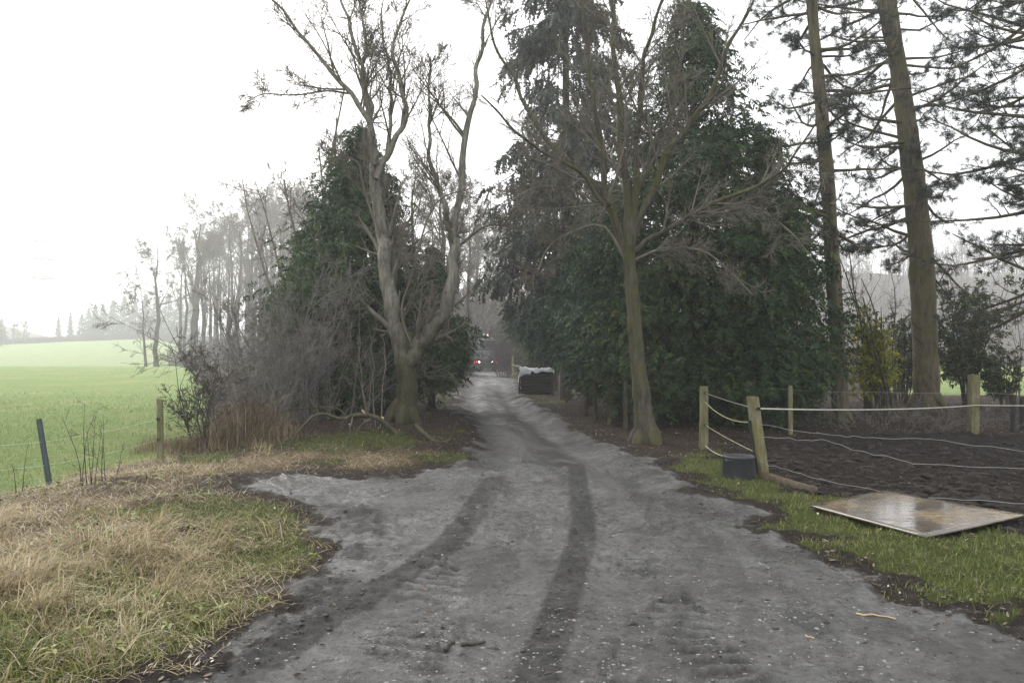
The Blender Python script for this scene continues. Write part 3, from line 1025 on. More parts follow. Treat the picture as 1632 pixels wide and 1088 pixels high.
bare_traced_tree('mossy_tree', 'mossy bare tree fanning into many limbs in front of the cypresses', 1031, 14.2,
                 [(1031, 706), (1023, 640), (1013, 540), (1006, 450), (1000, 392)], [0.25, 0.175, 0.14, 0.13, 0.125],
                 [([(1000, 410), (978, 344), (958, 317), (912, 265), (859, 238), (800, 185), (767, 152)], 0.062, 0.012, -1.2),
                  ([(998, 405), (972, 331), (912, 258), (859, 205), (823, 132), (786, 66), (772, -10)], 0.07, 0.014, 0.5),
                  ([(992, 400), (968, 317), (958, 251), (948, 165), (938, 99), (925, 0), (915, -60)], 0.07, 0.014, -0.6),
                  ([(1003, 400), (1001, 317), (991, 251), (985, 165), (981, 86), (977, 0), (974, -70)], 0.095, 0.028, 0.3),
                  ([(1005, 395), (1011, 298), (1018, 218), (1024, 132), (1034, 66), (1051, 0), (1062, -60)], 0.07, 0.014, -1.0),
                  ([(1005, 395), (1044, 291), (1077, 225), (1124, 165), (1157, 86), (1190, 26), (1212, -30)], 0.07, 0.014, -0.6),
                  ([(1003, 405), (1040, 378), (1071, 364), (1130, 324), (1223, 291), (1263, 251), (1309, 185)], 0.058, 0.012, -1.6),
                  ([(1008, 330), (1040, 240), (1075, 150), (1090, 60), (1100, -30)], 0.045, 0.012, 0.9)],
                 22, M_MOSSBARK, M_MOSSBARK, M_TWIG, (13, 10, 5), (0.33, 0.46, 0.6),
                 [([(1000, 420), (960, 360), (900, 375), (870, 400), (855, 440)], 0.03, 0.008, -1.0),
                  ([(1003, 418), (1060, 395), (1120, 400), (1160, 430), (1200, 470)], 0.028, 0.008, -1.2),
                  ([(1130, 324), (1200, 330), (1260, 370), (1300, 420)], 0.022, 0.007, -1.8),
                  ([(970, 330), (900, 300), (850, 300), (800, 330)], 0.025, 0.008, -1.3)])

# ------------------------------------------------------------------ cypresses and the spruce
VASE = [(0.0, 0.3), (0.15, 0.55), (0.4, 1.0), (0.6, 0.85), (0.8, 0.45), (1.0, 0.04)]
cypress(1105, 18.2, 0, 2.45, 'tallest dark green cypress behind the mossy bare tree', 101, 440, 31, clear=0.5, prof=[(0, 0.8), (0.2, 1.0), (0.45, 1.0), (0.63, 0.74), (0.78, 0.48), (0.9, 0.24), (1, 0.04)])
cypress(1226, 17.2, 215, 1.42, 'shorter broad cypress between the tall cypress and the pine trunk', 102, 230, 30, clear=0.3)
cypress(985, 20.5, 285, 1.35, 'silvery blue-green cypress just left of the mossy bare tree', 103, 200, 36, M_THUJAB, clear=0.7)
cypress(940, 24.0, 380, 1.45, 'blue-green cypress in the hedge row between spruce and silvery cypress', 104, 190, 34, M_THUJAB, clear=0.75, prof=VASE, size=(0.2, 0.34))
cypress(884, 33.0, 425, 1.7, 'low cypress overhanging the covered wood stack by the lane', 105, 160, 32, M_THUJAB, clear=1.2, prof=VASE, size=(0.22, 0.38))
cypress(870, 43.0, 470, 1.7, 'small dark cypress on the lane bank past the wood stack', 106, 100, 26, clear=0.9, size=(0.28, 0.46))
cypress(572, 18.3, 205, 2.0, 'broad cypress with drooping sprays behind the forked tree', 107, 330, 31, clear=0.3)
cypress(688, 22.0, 395, 0.92, 'narrow cypress between the forked tree and the lane', 108, 130, 28, clear=0.7)
cypress(492, 20.5, 370, 1.35, 'low cypress behind the bare thicket at the field corner', 109, 140, 28, clear=0.3)


def spruce(px, D, top_py, rmax, label, seed, nb=230, per=44):
    g = np.random.default_rng(seed)
    x0 = ray(px, 560, D)[0]
    z0 = h1(x0, D)
    H = ray(px, top_py, D)[2] - z0
    t = thing('spruce_tree', label, 'tree', (x0, D, z0))
    Acc().tube([[0, 0, -0.2], [0.03, 0, H * 0.3], [0, 0.03, H * 0.65], [0, 0, H]], [0.24, 0.19, 0.1, 0.015], 9).build('trunk', M_DARKBARK, t, True)
    u = 1 - np.sqrt(g.uniform(0.0, 1.0, nb))
    u = np.clip(g.uniform(0.05, 1, nb) ** 1.15, 0, 0.985)
    az = g.uniform(0, 6.283, nb)
    R = rmax * (1 - u) ** 0.58 * np.interp(u, [0, 0.12, 0.3, 1], [0.62, 0.8, 1.0, 1.0]) * g.uniform(0.4, 1.25, nb)
    zt = 3.0 + u * (H - 3.0)
    out = np.stack([np.cos(az), np.sin(az), 0 * az], 1)
    up = np.array([0, 0, 1.0])
    st = up * zt[:, None]
    P = np.stack([st, st + out * (R * 0.3)[:, None] + up * (0.05 * R)[:, None], st + out * (R * 0.6)[:, None] - up * (0.06 * R)[:, None],
                  st + out * (R * 0.85)[:, None] - up * (0.20 * R)[:, None], st + out * R[:, None] - up * (0.24 * R)[:, None]], 1)
    V, Q = tubes(P, np.linspace(0.028, 0.007, 5)[None].repeat(nb, 0), 4)
    kind(Acc().add(V, Q).build('boughs', M_DARKBARK, t), 'stuff')
    n = nb * per
    b = np.repeat(np.arange(nb), per)
    s = np.clip(g.beta(1.9, 1.0, n), 0.08, 1) * 4
    i = np.minimum(s.astype(int), 3)
    f = (s - i)[:, None]
    pos = P[b, i] * (1 - f) + P[b, i + 1] * f
    side = np.stack([-out[b, 1], out[b, 0], 0 * b], 1)
    pos = pos + side * (g.normal(0, 1, n) * 0.13 * R[b] * (s / 4))[:, None] + up * g.normal(0, 0.04, n)[:, None]
    d = -up * g.uniform(0.5, 1.2, n)[:, None] + out[b] * g.uniform(-0.1, 0.6, n)[:, None] + g.normal(0, 0.25, (n, 3))
    X, Y, Z = frames(d, g.uniform(0, 6.28, n), g)
    tint = np.clip(g.uniform(0.15, 0.7, nb)[b] + g.normal(0, 0.12, n), 0, 1)
    V, Fc, T = place(STRAND[0], STRAND[1], pos, X, Y, Z, g.uniform(0.3, 0.75, n), 0, tint)
    Acc().add(V, Fc, T).build('crown', M_SPRUCE, t)


spruce(902, 26.5, -260, 3.7, 'tall spruce with hanging curtain branches above the lane', 120, 270, 38)


# ------------------------------------------------------------------ pines
def pine(px_base, D, trunk, rr, label, seed, zone, nl=34, fork=None, Lr=(1.0, 2.6), bias=None):
    g = np.random.default_rng(seed)
    p = fan_limb(trunk, D, 0, 20)
    z0 = h1(p[0, 0], p[0, 1])
    p[0, 2] = z0 - 0.1
    o = np.array([p[0, 0], D, z0])
    t = thing('pine_tree', label, 'tree', tuple(o))
    pf = smooth_path(p, 64)
    A = Acc().tube(pf - o, np.interp(np.linspace(0, 1, 64), np.linspace(0, 1, len(rr)), rr), 16, rough=0.065, g=g)
    for k in range(5):
        a = k * 1.26 + g.uniform(0, 0.5)
        e = np.array([math.cos(a), math.sin(a), 0]) * rr[0] * 1.7
        A.tube([[0, 0, rr[0] * 2.2], e * 0.6 + [0, 0, rr[0] * 0.9], e + [0, 0, 0.0]], [rr[0] * 0.55, rr[0] * 0.35, rr[0] * 0.12], 6)
    A.build('trunk', M_PINEBARK, t, True)
    if fork is not None:
        q = fan_limb(fork, D, 0.3, 14)
        Acc().tube(q - o, np.linspace(rr[-1] * 1.2, rr[-1] * 0.7, 14), 9).build('fork_stem', M_PINEBARK, t, True)
    # limbs
    zz = g.uniform(zone[0], zone[1], nl)
    cz = p[:, 2] - z0
    base = np.stack([np.interp(zz, cz, p[:, k]) for k in range(3)], 1) - o
    az = g.uniform(0, 6.283, nl)
    if bias is not None:
        m = g.uniform(size=nl) < bias[1]
        az = np.where(m, bias[0] + g.normal(0, 0.7, nl), az)
    L = g.uniform(Lr[0], Lr[1], nl)
    d = np.stack([np.cos(az), np.sin(az), g.uniform(-0.35, 0.35, nl)], 1)
    P = np.empty((nl, 8, 3))
    P[:, 0] = base
    c = base
    for k in range(1, 8):
        d = norm(d + g.normal(0, 0.13, (nl, 3)) + np.array([0, 0, -0.05 if k < 4 else 0.09]))
        c = c + d * (L / 7)[:, None]
        P[:, k] = c
    R = np.linspace(0.036, 0.01, 8)[None] * (0.6 + 0.3 * L[:, None])
    for k in range(nl):
        if L[k] > 1.5:
            Acc().tube(P[k], R[k], 6, False).build('limb', M_PINEBARK, t, True)
    tw = Acc()
    V, Q = tubes(P[L <= 1.5], R[L <= 1.5], 5) if (L <= 1.5).any() else (None, None)
    if V is not None:
        tw.add(V, Q)
    P2, R2 = grow(P, R, 9, 0.30, 55, 4, 0.06, 0.18, 0.25, 1.0, 0.5, 0.006, g, 0.15, 0.4)
    V, Q = tubes(P2, R2, 3)
    tw.add(V, Q)
    P3, R3 = grow(P2, R2, 4, 0.5, 50, 3, 0.08, 0.2, 0.25, 1.0, 0.7, 0.004, g, 0.1)
    V, Q = tubes(P3, R3, 3)
    tw.add(V, Q)
    tw.build('twigs', M_DARKBARK, t)
    keep = g.uniform(size=len(P3)) < 0.86
    E, E0 = P3[keep, -1], P3[keep, -2]
    pos = np.concatenate([E, 0.5 * (E + E0), P2[:, -1], P2[:, -2]])
    dd = np.concatenate([E - E0, E - E0, P2[:, -1] - P2[:, -2], P2[:, -1] - P2[:, -2]])
    sel = g.uniform(size=len(pos)) < 0.9
    pos, dd = pos[sel], dd[sel]
    X, Y, Z = frames(norm(dd) + g.normal(0, 0.2, dd.shape), g.uniform(0, 6.28, len(pos)), g)
    V, Fc, T = place(TUFT[0], TUFT[1], pos, X, Y, Z, g.uniform(0.09, 0.16, len(pos)), 0, np.clip(g.normal(0.4, 0.2, len(pos)), 0, 1))
    Acc().add(V, Fc, T).build('crown', M_PINE, t)
    # bare snags low on the trunk
    ns = 9
    hz = g.uniform(1.2, zone[0] + 0.3, ns)
    bs = np.stack([np.interp(hz, cz, p[:, k]) for k in range(3)], 1) - o
    for k in range(ns):
        a = g.uniform(0, 6.28)
        l = g.uniform(0.3, 1.1)
        e = np.array([math.cos(a), math.sin(a), g.uniform(-0.2, 0.45)]) * l
        Acc().tube([bs[k], bs[k] + e * 0.5 + g.normal(0, 0.03, 3), bs[k] + e], [0.022, 0.014, 0.006], 5).build('dead_branch', M_DARKBARK, t)


pine(1340, 17.6, [(1340, 688), (1335, 560), (1326, 400), (1318, 280), (1308, 160), (1298, 60), (1288, -70), (1280, -170)], [0.185, 0.17, 0.155, 0.14, 0.115, 0.09],
     'slimmer pine with straight trunk standing beside the cypresses', 201, (4.4, 11.8), 56, Lr=(0.9, 2.4))
pine(1478, 19.2, [(1478, 665), (1475, 560), (1468, 400), (1452, 250), (1437, 140), (1422, 40), (1412, -80), (1405, -180)], [0.31, 0.29, 0.25, 0.20, 0.16, 0.12],
     'thick pine with mossy trunk forking high up behind the paddock', 202, (3.6, 12.5), 62, fork=[(1441, 165), (1428, 90), (1408, 20), (1396, -60), (1385, -150)], Lr=(1.0, 2.9))
pine(1700, 16.2, [(1703, 712), (1700, 500), (1694, 300), (1690, 150), (1686, 0), (1680, -160)], [0.28, 0.25, 0.2, 0.15, 0.1],
     'pine at the paddock edge reaching long dark boughs over the fence', 203, (2.6, 11.0), 74, Lr=(1.2, 3.2), bias=(math.pi, 0.6))


# ------------------------------------------------------------------ shrubs and thickets
def stems_shrub(name, label, cat, x, y, n, hgt, spread, seed, mat, lev=(8, 6, 4), r0=0.018, lens=(0.42, 0.45, 0.5), rmin=0.003, lean=(0, 0), group=None, base_r=0.35, wob=0.12, up=0.03, sag=0.0, far=False):
    g = np.random.default_rng(seed)
    z = h1(x, y)
    t = thing(name, label, cat, (x, y, z), 0, group)
    az = g.uniform(0, 6.283, n)
    b = np.stack([np.cos(az), np.sin(az), 0 * az], 1) * (base_r * np.sqrt(g.uniform(0, 1, n)))[:, None]
    b[:, 2] = -0.05
    tilt = g.uniform(0.05, spread, n)
    d = norm(np.stack([np.cos(az) * tilt + lean[0], np.sin(az) * tilt + lean[1], np.ones(n)], 1))
    L = hgt * g.uniform(0.6, 1.08, n)
    m = 8
    P = np.empty((n, m, 3))
    P[:, 0] = b
    c = b
    for k in range(1, m):
        d = norm(d + g.normal(0, wob, (n, 3)) + np.array([0, 0, up - sag * k / m]))
        c = c + d * (L / (m - 1))[:, None]
        P[:, k] = c
    R = np.maximum(r0 * g.uniform(0.6, 1.1, n)[:, None] * np.linspace(1, 0.25, m)[None], rmin)
    for k in range(min(n, 12)):
        Acc().tube(P[k], R[k], 6, False).build('stem', mat, t, True)
    tw = Acc()
    if n > 12:
        V, Q = tubes(P[12:], R[12:], 5)
        tw.add(V, Q)
    for k, nc in enumerate(lev):
        P, R = grow(P, R, nc, lens[k], 45, (3, 2, 2)[k] if far else (5, 3, 3)[k], up, 0.16, 0.12, 1.0, 0.6, rmin, g, 0.06)
        V, Q = tubes(P, R, 3)
        tw.add(V, Q)
    kind(tw.build('twigs', mat, t), 'stuff')
    return t


xy = lambda px, D: (ray(px, 560, D)[0], D)
stems_shrub('bare_thicket', 'dense grey bare thicket in front of the low cypress at the field corner', 'shrub', *xy(455, 15.6), 44, 3.3, 0.8, 301, M_THICKET, (8, 6, 4), 0.02, (0.42, 0.42, 0.5), lean=(-0.16, 0), base_r=0.9)
stems_shrub('bare_thicket', 'grey bare thicket filling the gap under the broad cypress', 'shrub', *xy(515, 16.2), 32, 2.8, 0.9, 302, M_THICKET, (8, 6, 4), 0.018, (0.42, 0.42, 0.5), base_r=0.8)
stems_shrub('bare_bush', 'sparse dark bare bush with angular stems at the meadow edge', 'shrub', *xy(330, 12.8), 12, 2.0, 0.6, 303, M_DARKBARK, (8, 6, 4), 0.014, (0.4, 0.42, 0.45), lean=(-0.08, 0), base_r=0.3, wob=0.2)
stems_shrub('bare_bush', 'bare bush standing in dead brown bracken beside the thicket', 'shrub', *xy(392, 13.6), 16, 1.9, 0.7, 304, M_THICKET, (8, 6, 3), 0.013, (0.4, 0.42, 0.45), base_r=0.5)
stems_shrub('bare_shrub', 'tall arching bare shrub between the two pine trunks', 'shrub', *xy(1418, 18.2), 9, 4.4, 0.35, 305, M_MOSSBARK, (7, 6, 4), 0.045, (0.32, 0.42, 0.5), base_r=0.25, lean=(-0.1, 0))
stems_shrub('bare_shrub', 'arching bare shrub by the lawn past the laurel', 'shrub', *xy(1632, 21.0), 12, 3.2, 0.8, 306, M_TWIG, (6, 5, 4), 0.022, (0.42, 0.42, 0.5), base_r=0.4, sag=0.12)
stems_shrub('slender_bush', 'slender whippy stems growing up against the forked tree', 'shrub', *xy(598, 14.0), 5, 2.2, 0.22, 307, M_TWIG, (4, 3), 0.011, (0.3, 0.4), base_r=0.25)
stems_shrub('bramble_thicket', 'low tangled brambles along the paddock fence under the pines', 'shrub', *xy(1400, 16.8), 40, 0.75, 1.6, 308, M_THICKET, (5, 4), 0.006, (0.6, 0.5), base_r=1.3, sag=0.25)
stems_shrub('bramble_thicket', 'low tangled brambles at the laurel foot by the mossy fence post', 'shrub', *xy(1530, 17.0), 40, 0.7, 1.6, 309, M_THICKET, (5, 4), 0.006, (0.6, 0.5), base_r=1.3, sag=0.25)
# young shoots in the verge by the leaning metal post
stems_shrub('young_shoots', 'clump of thin upright shoots in dry grass between the two field posts', 'shrub', *xy(143, 8.7), 6, 1.15, 0.22, 310, M_DARKBARK, (4, 2), 0.0065, (0.26, 0.4), 0.0018, base_r=0.09, wob=0.07, up=0.05)
stems_shrub('young_shoots', 'smaller branching shoots in dry grass near the wooden field post', 'shrub', *xy(175, 9.0), 3, 0.8, 0.3, 311, M_DARKBARK, (5, 2), 0.005, (0.3, 0.4), 0.0016, base_r=0.07, wob=0.09)
stems_shrub('dead_stalk', 'dead upright stalk with dark seed head beside the leaning metal post', 'plant', *xy(35, 8.4), 2, 0.72, 0.1, 312, M_DARKBARK, (3,), 0.006, (0.15,), 0.002, base_r=0.05, wob=0.05)
stems_shrub('dead_stalk', 'thin dead stalks at the field fence under the lower wire', 'plant', *xy(8, 7.7), 3, 0.6, 0.15, 313, M_DARKBARK, (3,), 0.005, (0.2,), 0.002, base_r=0.1, wob=0.05)


def leafy_shrub(name, label, x, y, rx, hgt, n, seed, mat, size, lo=0.15, stems=7):
    g = np.random.default_rng(seed)
    z = h1(x, y)
    t = thing(name, label, 'shrub', (x, y, z))
    A = Acc()
    ends = []
    for k in range(stems):
        a = g.uniform(0, 6.28)
        e = np.array([math.cos(a) * rx * g.uniform(0.2, 0.8), math.sin(a) * rx * g.uniform(0.2, 0.8), hgt * g.uniform(0.6, 0.97)])
        pts = smooth_path([[0.1 * math.cos(a), 0.1 * math.sin(a), -0.05], e * [0.35, 0.35, 0.4], e], 8)
        A.tube(pts, np.linspace(0.02, 0.006, 8), 5, False)
        ends.append(pts)
    A.build('stems', M_DARKBARK, t)
    P = np.array(ends)
    P2, R2 = grow(P, np.full(P.shape[:2], 0.012), 12, 0.35, 50, 5, 0.05, 0.15, 0.2, 1.0, 0.5, 0.003, g, 0.15)
    P3, R3 = grow(P2, R2, 4, 0.5, 45, 4, 0.05, 0.15, 0.2, 1.0, 0.6, 0.003, g, 0.12)
    V, Q = tubes(P2, R2, 3)
    B = Acc().add(V, Q)
    V, Q = tubes(P3, R3, 3)
    B.add(V, Q).build('twigs', M_TWIG, t)
    idx = g.integers(0, len(P3), n)
    s = g.uniform(0.5, 3, n)
    i = np.minimum(s.astype(int), 2)
    f = (s - i)[:, None]
    pos = P3[idx, i] * (1 - f) + P3[idx, i + 1] * f
    d = norm(P3[idx, i + 1] - P3[idx, i]) + g.normal(0, 0.7, (n, 3))
    X, Y, Z = frames(d, g.normal(0, 0.5, n), g)
    V, Fc, T = place(LEAF_V, LEAF_F, pos, X, Y, Z, g.uniform(size[0], size[1], n), 0.2, np.clip(g.normal(0.45, 0.22, n), 0, 1))
    Acc().add(V, Fc, T).build('leaves', mat, t)


leafy_shrub('laurel_shrub', 'glossy evergreen laurel right of the thick pine trunk', *xy(1540, 20.6), 1.5, 3.5, 9500, 401, M_LAUREL, (0.08, 0.14), stems=20)
leafy_shrub('laurel_shrub', 'glossy evergreen shrub between the bare shrub and the thick pine trunk', *xy(1440, 21.0), 1.0, 2.7, 5200, 402, M_LAUREL, (0.07, 0.12), stems=14)
leafy_shrub('yellow_shrub', 'bright yellow-green shrub behind the slimmer pine trunk', *xy(1384, 18.3), 0.55, 2.7, 3600, 403, M_YELLOW, (0.08, 0.13), stems=10)
leafy_shrub('laurel_shrub', 'low evergreen shrub by the lawn right of the mossy fence post', *xy(1602, 19.6), 0.75, 1.5, 2800, 404, M_LAUREL, (0.07, 0.11), stems=10)
leafy_shrub('yellow_shrub', 'low yellow-green shrub at the foot of the bare arching shrub', *xy(1400, 19.6), 0.7, 1.5, 2200, 405, M_YELLOW, (0.07, 0.11), stems=9)


# ------------------------------------------------------------------ bare trees: free-growing kinds, copied
def bare_kind(name, label, hgt, r0, seed, crown0=0.3, nl=11, lev=(7, 5, 4), rmin=0.012, mat=None, twig=None, spread=45, lenf=0.42, lean=0.0, group=None, up=0.07):
    g = np.random.default_rng(seed)
    t = thing(name, label, 'tree', (0, 0, 0), 0, group)
    m = 14
    zz = np.linspace(-0.3, hgt * 0.94, m)
    w = np.cumsum(g.normal(0, hgt * 0.006, (m, 2)), 0)
    P = np.stack([w[:, 0] + lean * zz, w[:, 1], zz], 1)
    R = r0 * np.interp(np.linspace(0, 1, m), [0, 0.05, 0.4, 1], [1.35, 1.0, 0.75, 0.1])
    Acc().tube(P, R, 9).build('trunk', mat or M_DARKBARK, t, True)
    A = Acc()
    p, q = P[None], R[None]
    p, q = grow(p, q, nl, lenf, spread, 8, up, 0.1, crown0, 0.97, 0.5, rmin, g, hgt * 0.08)
    V, Q = tubes(p, q, 5)
    A.add(V, Q)
    for k, nc in enumerate(lev):
        p, q = grow(p, q, nc, (0.42, 0.42, 0.45)[k], 42, (5, 3, 2)[k], up, 0.14, 0.15, 1.0, 0.55, rmin, g, hgt * 0.015)
        V, Q = tubes(p, q, 3)
        A.add(V, Q)
    A.build('crown', twig or M_TWIG, t)
    return t


WOOD = 'bare trees of the hazy wood beyond the meadow'
wl = 'tall bare tree in the hazy wood beyond the meadow'
kinds = [bare_kind('bare_tree', wl, 20, 0.5, 501, 0.32, 16, (7, 5, 3), 0.02, group=WOOD, spread=36, up=0.11),
         bare_kind('bare_tree', wl, 20, 0.38, 502, 0.4, 14, (7, 5, 3), 0.02, group=WOOD, lean=0.03, spread=32, up=0.12),
         bare_kind('bare_tree', wl, 20, 0.3, 503, 0.35, 13, (7, 5, 3), 0.02, group=WOOD, spread=40, up=0.1)]
wood = [(310, 88, 345, 0, 1.35), (321, 92, 380, 1, 0.9), (336, 96, 385, 1, 0.7), (347, 100, 370, 1, 0.75), (361, 104, 365, 2, 0.8), (384, 90, 342, 1, 1.0), (398, 96, 330, 0, 0.8),
        (412, 102, 322, 1, 0.9), (425, 94, 330, 2, 1.0), (437, 104, 320, 1, 1.0), (449, 92, 325, 0, 0.7), (462, 100, 315, 2, 1.0), (476, 95, 318, 1, 0.9), (492, 105, 320, 0, 0.7),
        (508, 98, 330, 2, 1.0), (525, 104, 330, 1, 0.9), (545, 98, 335, 2, 0.9), (352, 118, 388, 2, 0.8), (328, 112, 365, 2, 0.9), (342, 124, 372, 1, 0.8), (368, 96, 338, 2, 0.9), (390, 116, 335, 2, 1.0), (418, 120, 325, 0, 0.8), (432, 112, 322, 1, 0.9), (444, 116, 318, 2, 1.0), (470, 110, 312, 0, 0.8), (484, 118, 318, 1, 0.9), (500, 112, 318, 2, 1.0), (297, 100, 372, 2, 0.8), (286, 108, 385, 1, 0.6), (374, 122, 395, 2, 0.8), (405, 124, 370, 0, 0.7), (455, 122, 360, 2, 0.9)]
first = [True] * 3
for k, (px, D, top, kd, rs) in enumerate(wood):
    D *= 1.5
    x = ray(px, 560, D)[0]
    z = float(bare_height(np.array([x]), np.array([float(D)]))[0])
    sc = (ray(px, top, D)[2] - z) / 20.0
    src = kinds[kd]
    lab = {0: 'thickest bare tree on the field side of the hazy wood'}.get(k, wl)
    if first[kd] and k != 0:
        first[kd] = False
        o = src
        o.location, o.rotation_euler, o.scale = (x, D, z), (0, 0, rng.uniform(0, 6.28)), (sc * rs ** 0.5, sc * rs ** 0.5, sc)
    else:
        o = copy_tree(src, (x, D, z), rng.uniform(0, 6.28), lab, sc)
        o.scale = (sc * rs ** 0.5, sc * rs ** 0.5, sc)
# two slim trees standing out in the meadow before the wood
for px, D, top, hgt, r, sd, lab in ((250, 126, 372, 14, 0.40, 511, 'slim bare tree with one-sided crown standing out in the meadow'),
                                    (232, 129, 455, 8, 0.25, 512, 'thin young bare tree beside the slim meadow tree')):
    x = ray(px, 560, D)[0]
    z = float(bare_height(np.array([x]), np.array([float(D)]))[0])
    t = bare_kind('bare_tree', lab, ray(px, top, D)[2] - z, r, sd, 0.42, 9, (7, 5, 4), 0.026, lean=-0.01, spread=60, up=0.0)
    t.location = (x, D, z)

# bare trees along the lane and behind the cypresses
stems_shrub('bare_tree', 'many-stemmed bare tree with spreading grey limbs behind the low cypress', 'tree', *xy(508, 24.5), 9, 9.5, 0.62, 521, M_TWIG, (8, 7, 5), 0.10, (0.36, 0.45, 0.55), 0.007, lean=(-0.12, 0), base_r=0.4, wob=0.07, up=0.03)
lane_trees = [ (716, 41, 260, 11, 0.22, 522, 'bare tree with mossy straight trunk on the left lane bank', 0.3, 45),
              (665, 36, 240, 11, 0.17, 523, 'bare tree behind the narrow cypress', 0.3, 45),
              (760, 90, 330, 18, 0.3, 524, 'bare tree arching over the lane beyond the truck', 0.25, 55),
              (800, 96, 340, 18, 0.3, 525, 'bare tree on the right beyond the truck', 0.2, 55),
              (728, 80, 345, 16, 0.26, 526, 'bare tree on the left bank next to the truck', 0.2, 55),
              (745, 55, 330, 12, 0.15, 527, 'slender bare tree leaning over the lane', 0.2, 55),
              (830, 70, 360, 13, 0.22, 528, 'bare tree on the right bank before the truck', 0.2, 55),
              (780, 108, 360, 18, 0.3, 529, 'farthest bare tree closing off the lane', 0.15, 55),
              (840, 100, 350, 18, 0.3, 530, 'bare tree behind the small dark cypress', 0.15, 55),
              (700, 100, 345, 18, 0.3, 531, 'bare tree far behind the narrow cypress', 0.15, 55),
              (732, 62, 290, 18, 0.3, 532, 'bushy bare tree hanging over the lane from the left bank', 0.15, 55),
              (815, 64, 300, 18, 0.3, 533, 'bushy bare tree hanging over the lane from the right bank', 0.15, 55),
              (768, 88, 350, 18, 0.3, 534, 'bare tree rising directly behind the truck', 0.15, 55),
              (752, 74, 380, 18, 0.3, 535, 'short bare tree on the left bank close to the truck', 0.15, 55)]
protos = [None] * 3
for q, (px, D, top, hg, r, sd, lab, c0, sp) in enumerate(lane_trees):
    x = ray(px, 560, D)[0]
    z = float(bare_height(np.array([x]), np.array([float(D)]))[0])
    hh = ray(px, top, D)[2] - z
    if q < 2:
        t = bare_kind('bare_tree', lab, hh, r, sd, c0, 12, (9, 6, 5), 0.008, M_MOSSBARK, spread=sp)
        t.location = (x, D, z)
    elif protos[q % 3] is None:
        t = protos[q % 3] = bare_kind('bare_tree', lab, 18.0, r, sd, c0, 13, (8, 6, 4), 0.018, spread=sp)
        t.location, t.scale = (x, D, z), (hh / 18, hh / 18, hh / 18)
    else:
        copy_tree(protos[q % 3], (x, D, z), rng.uniform(0, 6.28), lab, hh / 18)
proto = None
for k, (px, D, h, lab) in enumerate([(742, 84, 4.5, 'brown bare thicket on the left of the truck'), (806, 86, 5.0, 'brown bare thicket on the right of the truck'),
                                     (775, 106, 10.0, 'tall brown thicket closing the lane behind the truck'), (745, 98, 8.0, 'tall brown thicket behind the left bank by the truck'),
                                     (812, 97, 8.5, 'tall brown thicket behind the right bank by the truck'), (722, 60, 3.0, 'low brown thicket on the left lane bank'),
                                     (822, 58, 3.6, 'brown thicket on the right lane bank below the leaning bare tree'), (762, 118, 12.0, 'farthest tall thicket past the bend of the lane')]):
    x = ray(px, 560, D)[0]
    if proto is None:
        proto = stems_shrub('bare_thicket', lab, 'shrub', x, float(D), 70, 6.0, 0.6, 540, M_DARKBARK, (8, 6, 3), 0.03, (0.4, 0.45, 0.5), 0.013, base_r=2.6, far=True)
        proto.scale = (h / 6,) * 3
    else:
        copy_tree(proto, (x, D, h1(x, D)), rng.uniform(0, 6.28), lab, h / 6)
proto = None
for k, (px, D, h, lab) in enumerate([(330, 126, 3.9, 'brown scrub at the foot of the thickest wood tree'), (372, 129, 4.5, 'brown scrub at the wood edge between its trunks'),
                                     (290, 125, 2.4, 'low brown scrub at the meadow end of the wood'), (412, 128, 5.1, 'brown scrub under the wood behind the bare thicket')]):
    x = ray(px, 560, D)[0]
    if proto is None:
        proto = stems_shrub('wood_scrub', lab, 'shrub', x, float(D), 50, 3.9, 0.9, 550, M_THICKET, (7, 5, 3), 0.045, (0.45, 0.45, 0.5), 0.018, base_r=3.2, far=True)
    else:
        copy_tree(proto, (x, D, h1(x, D)), rng.uniform(0, 6.28), lab, h / 3.9)


# ------------------------------------------------------------------ far conifers, hedge, hillside wood
def far_conifer(label, seed, hgt=12.0, rad=3.0, group=None, dens=900):
    g = np.random.default_rng(seed)
    t = thing('far_conifer', label, 'tree', (0, 0, 0), 0, group)
    Acc().tube([[0, 0, -0.3], [0, 0, hgt * 0.5], [0, 0, hgt]], [0.25, 0.15, 0.03], 6).build('trunk', M_DARKBARK, t)
    u = g.uniform(0.03, 1, dens) ** 0.9
    az = g.uniform(0, 6.28, dens)
    tier = 0.75 + 0.25 * np.cos(u * hgt * 3.2)
    r = rad * (1 - u) ** 0.8 * g.uniform(0.35, 1.05, dens) * tier
    pos = np.stack([np.cos(az) * r, np.sin(az) * r, 0.5 + u * (hgt - 0.5)], 1)
    d = np.stack([np.cos(az), np.sin(az), g.uniform(-0.6, 0.3, dens)], 1)
    X, Y, Z = frames(d, g.normal(0, 0.5, dens), g)
    V, Fc, T = place(FROND_S[0], FROND_S[1], pos, X, Y, Z, g.uniform(0.6, 1.3, dens) * (1.15 - 0.7 * u), 0.3, g.uniform(0.1, 0.9, dens))
    Acc().add(V, Fc, T).build('crown', M_FARCON, t)
    return t


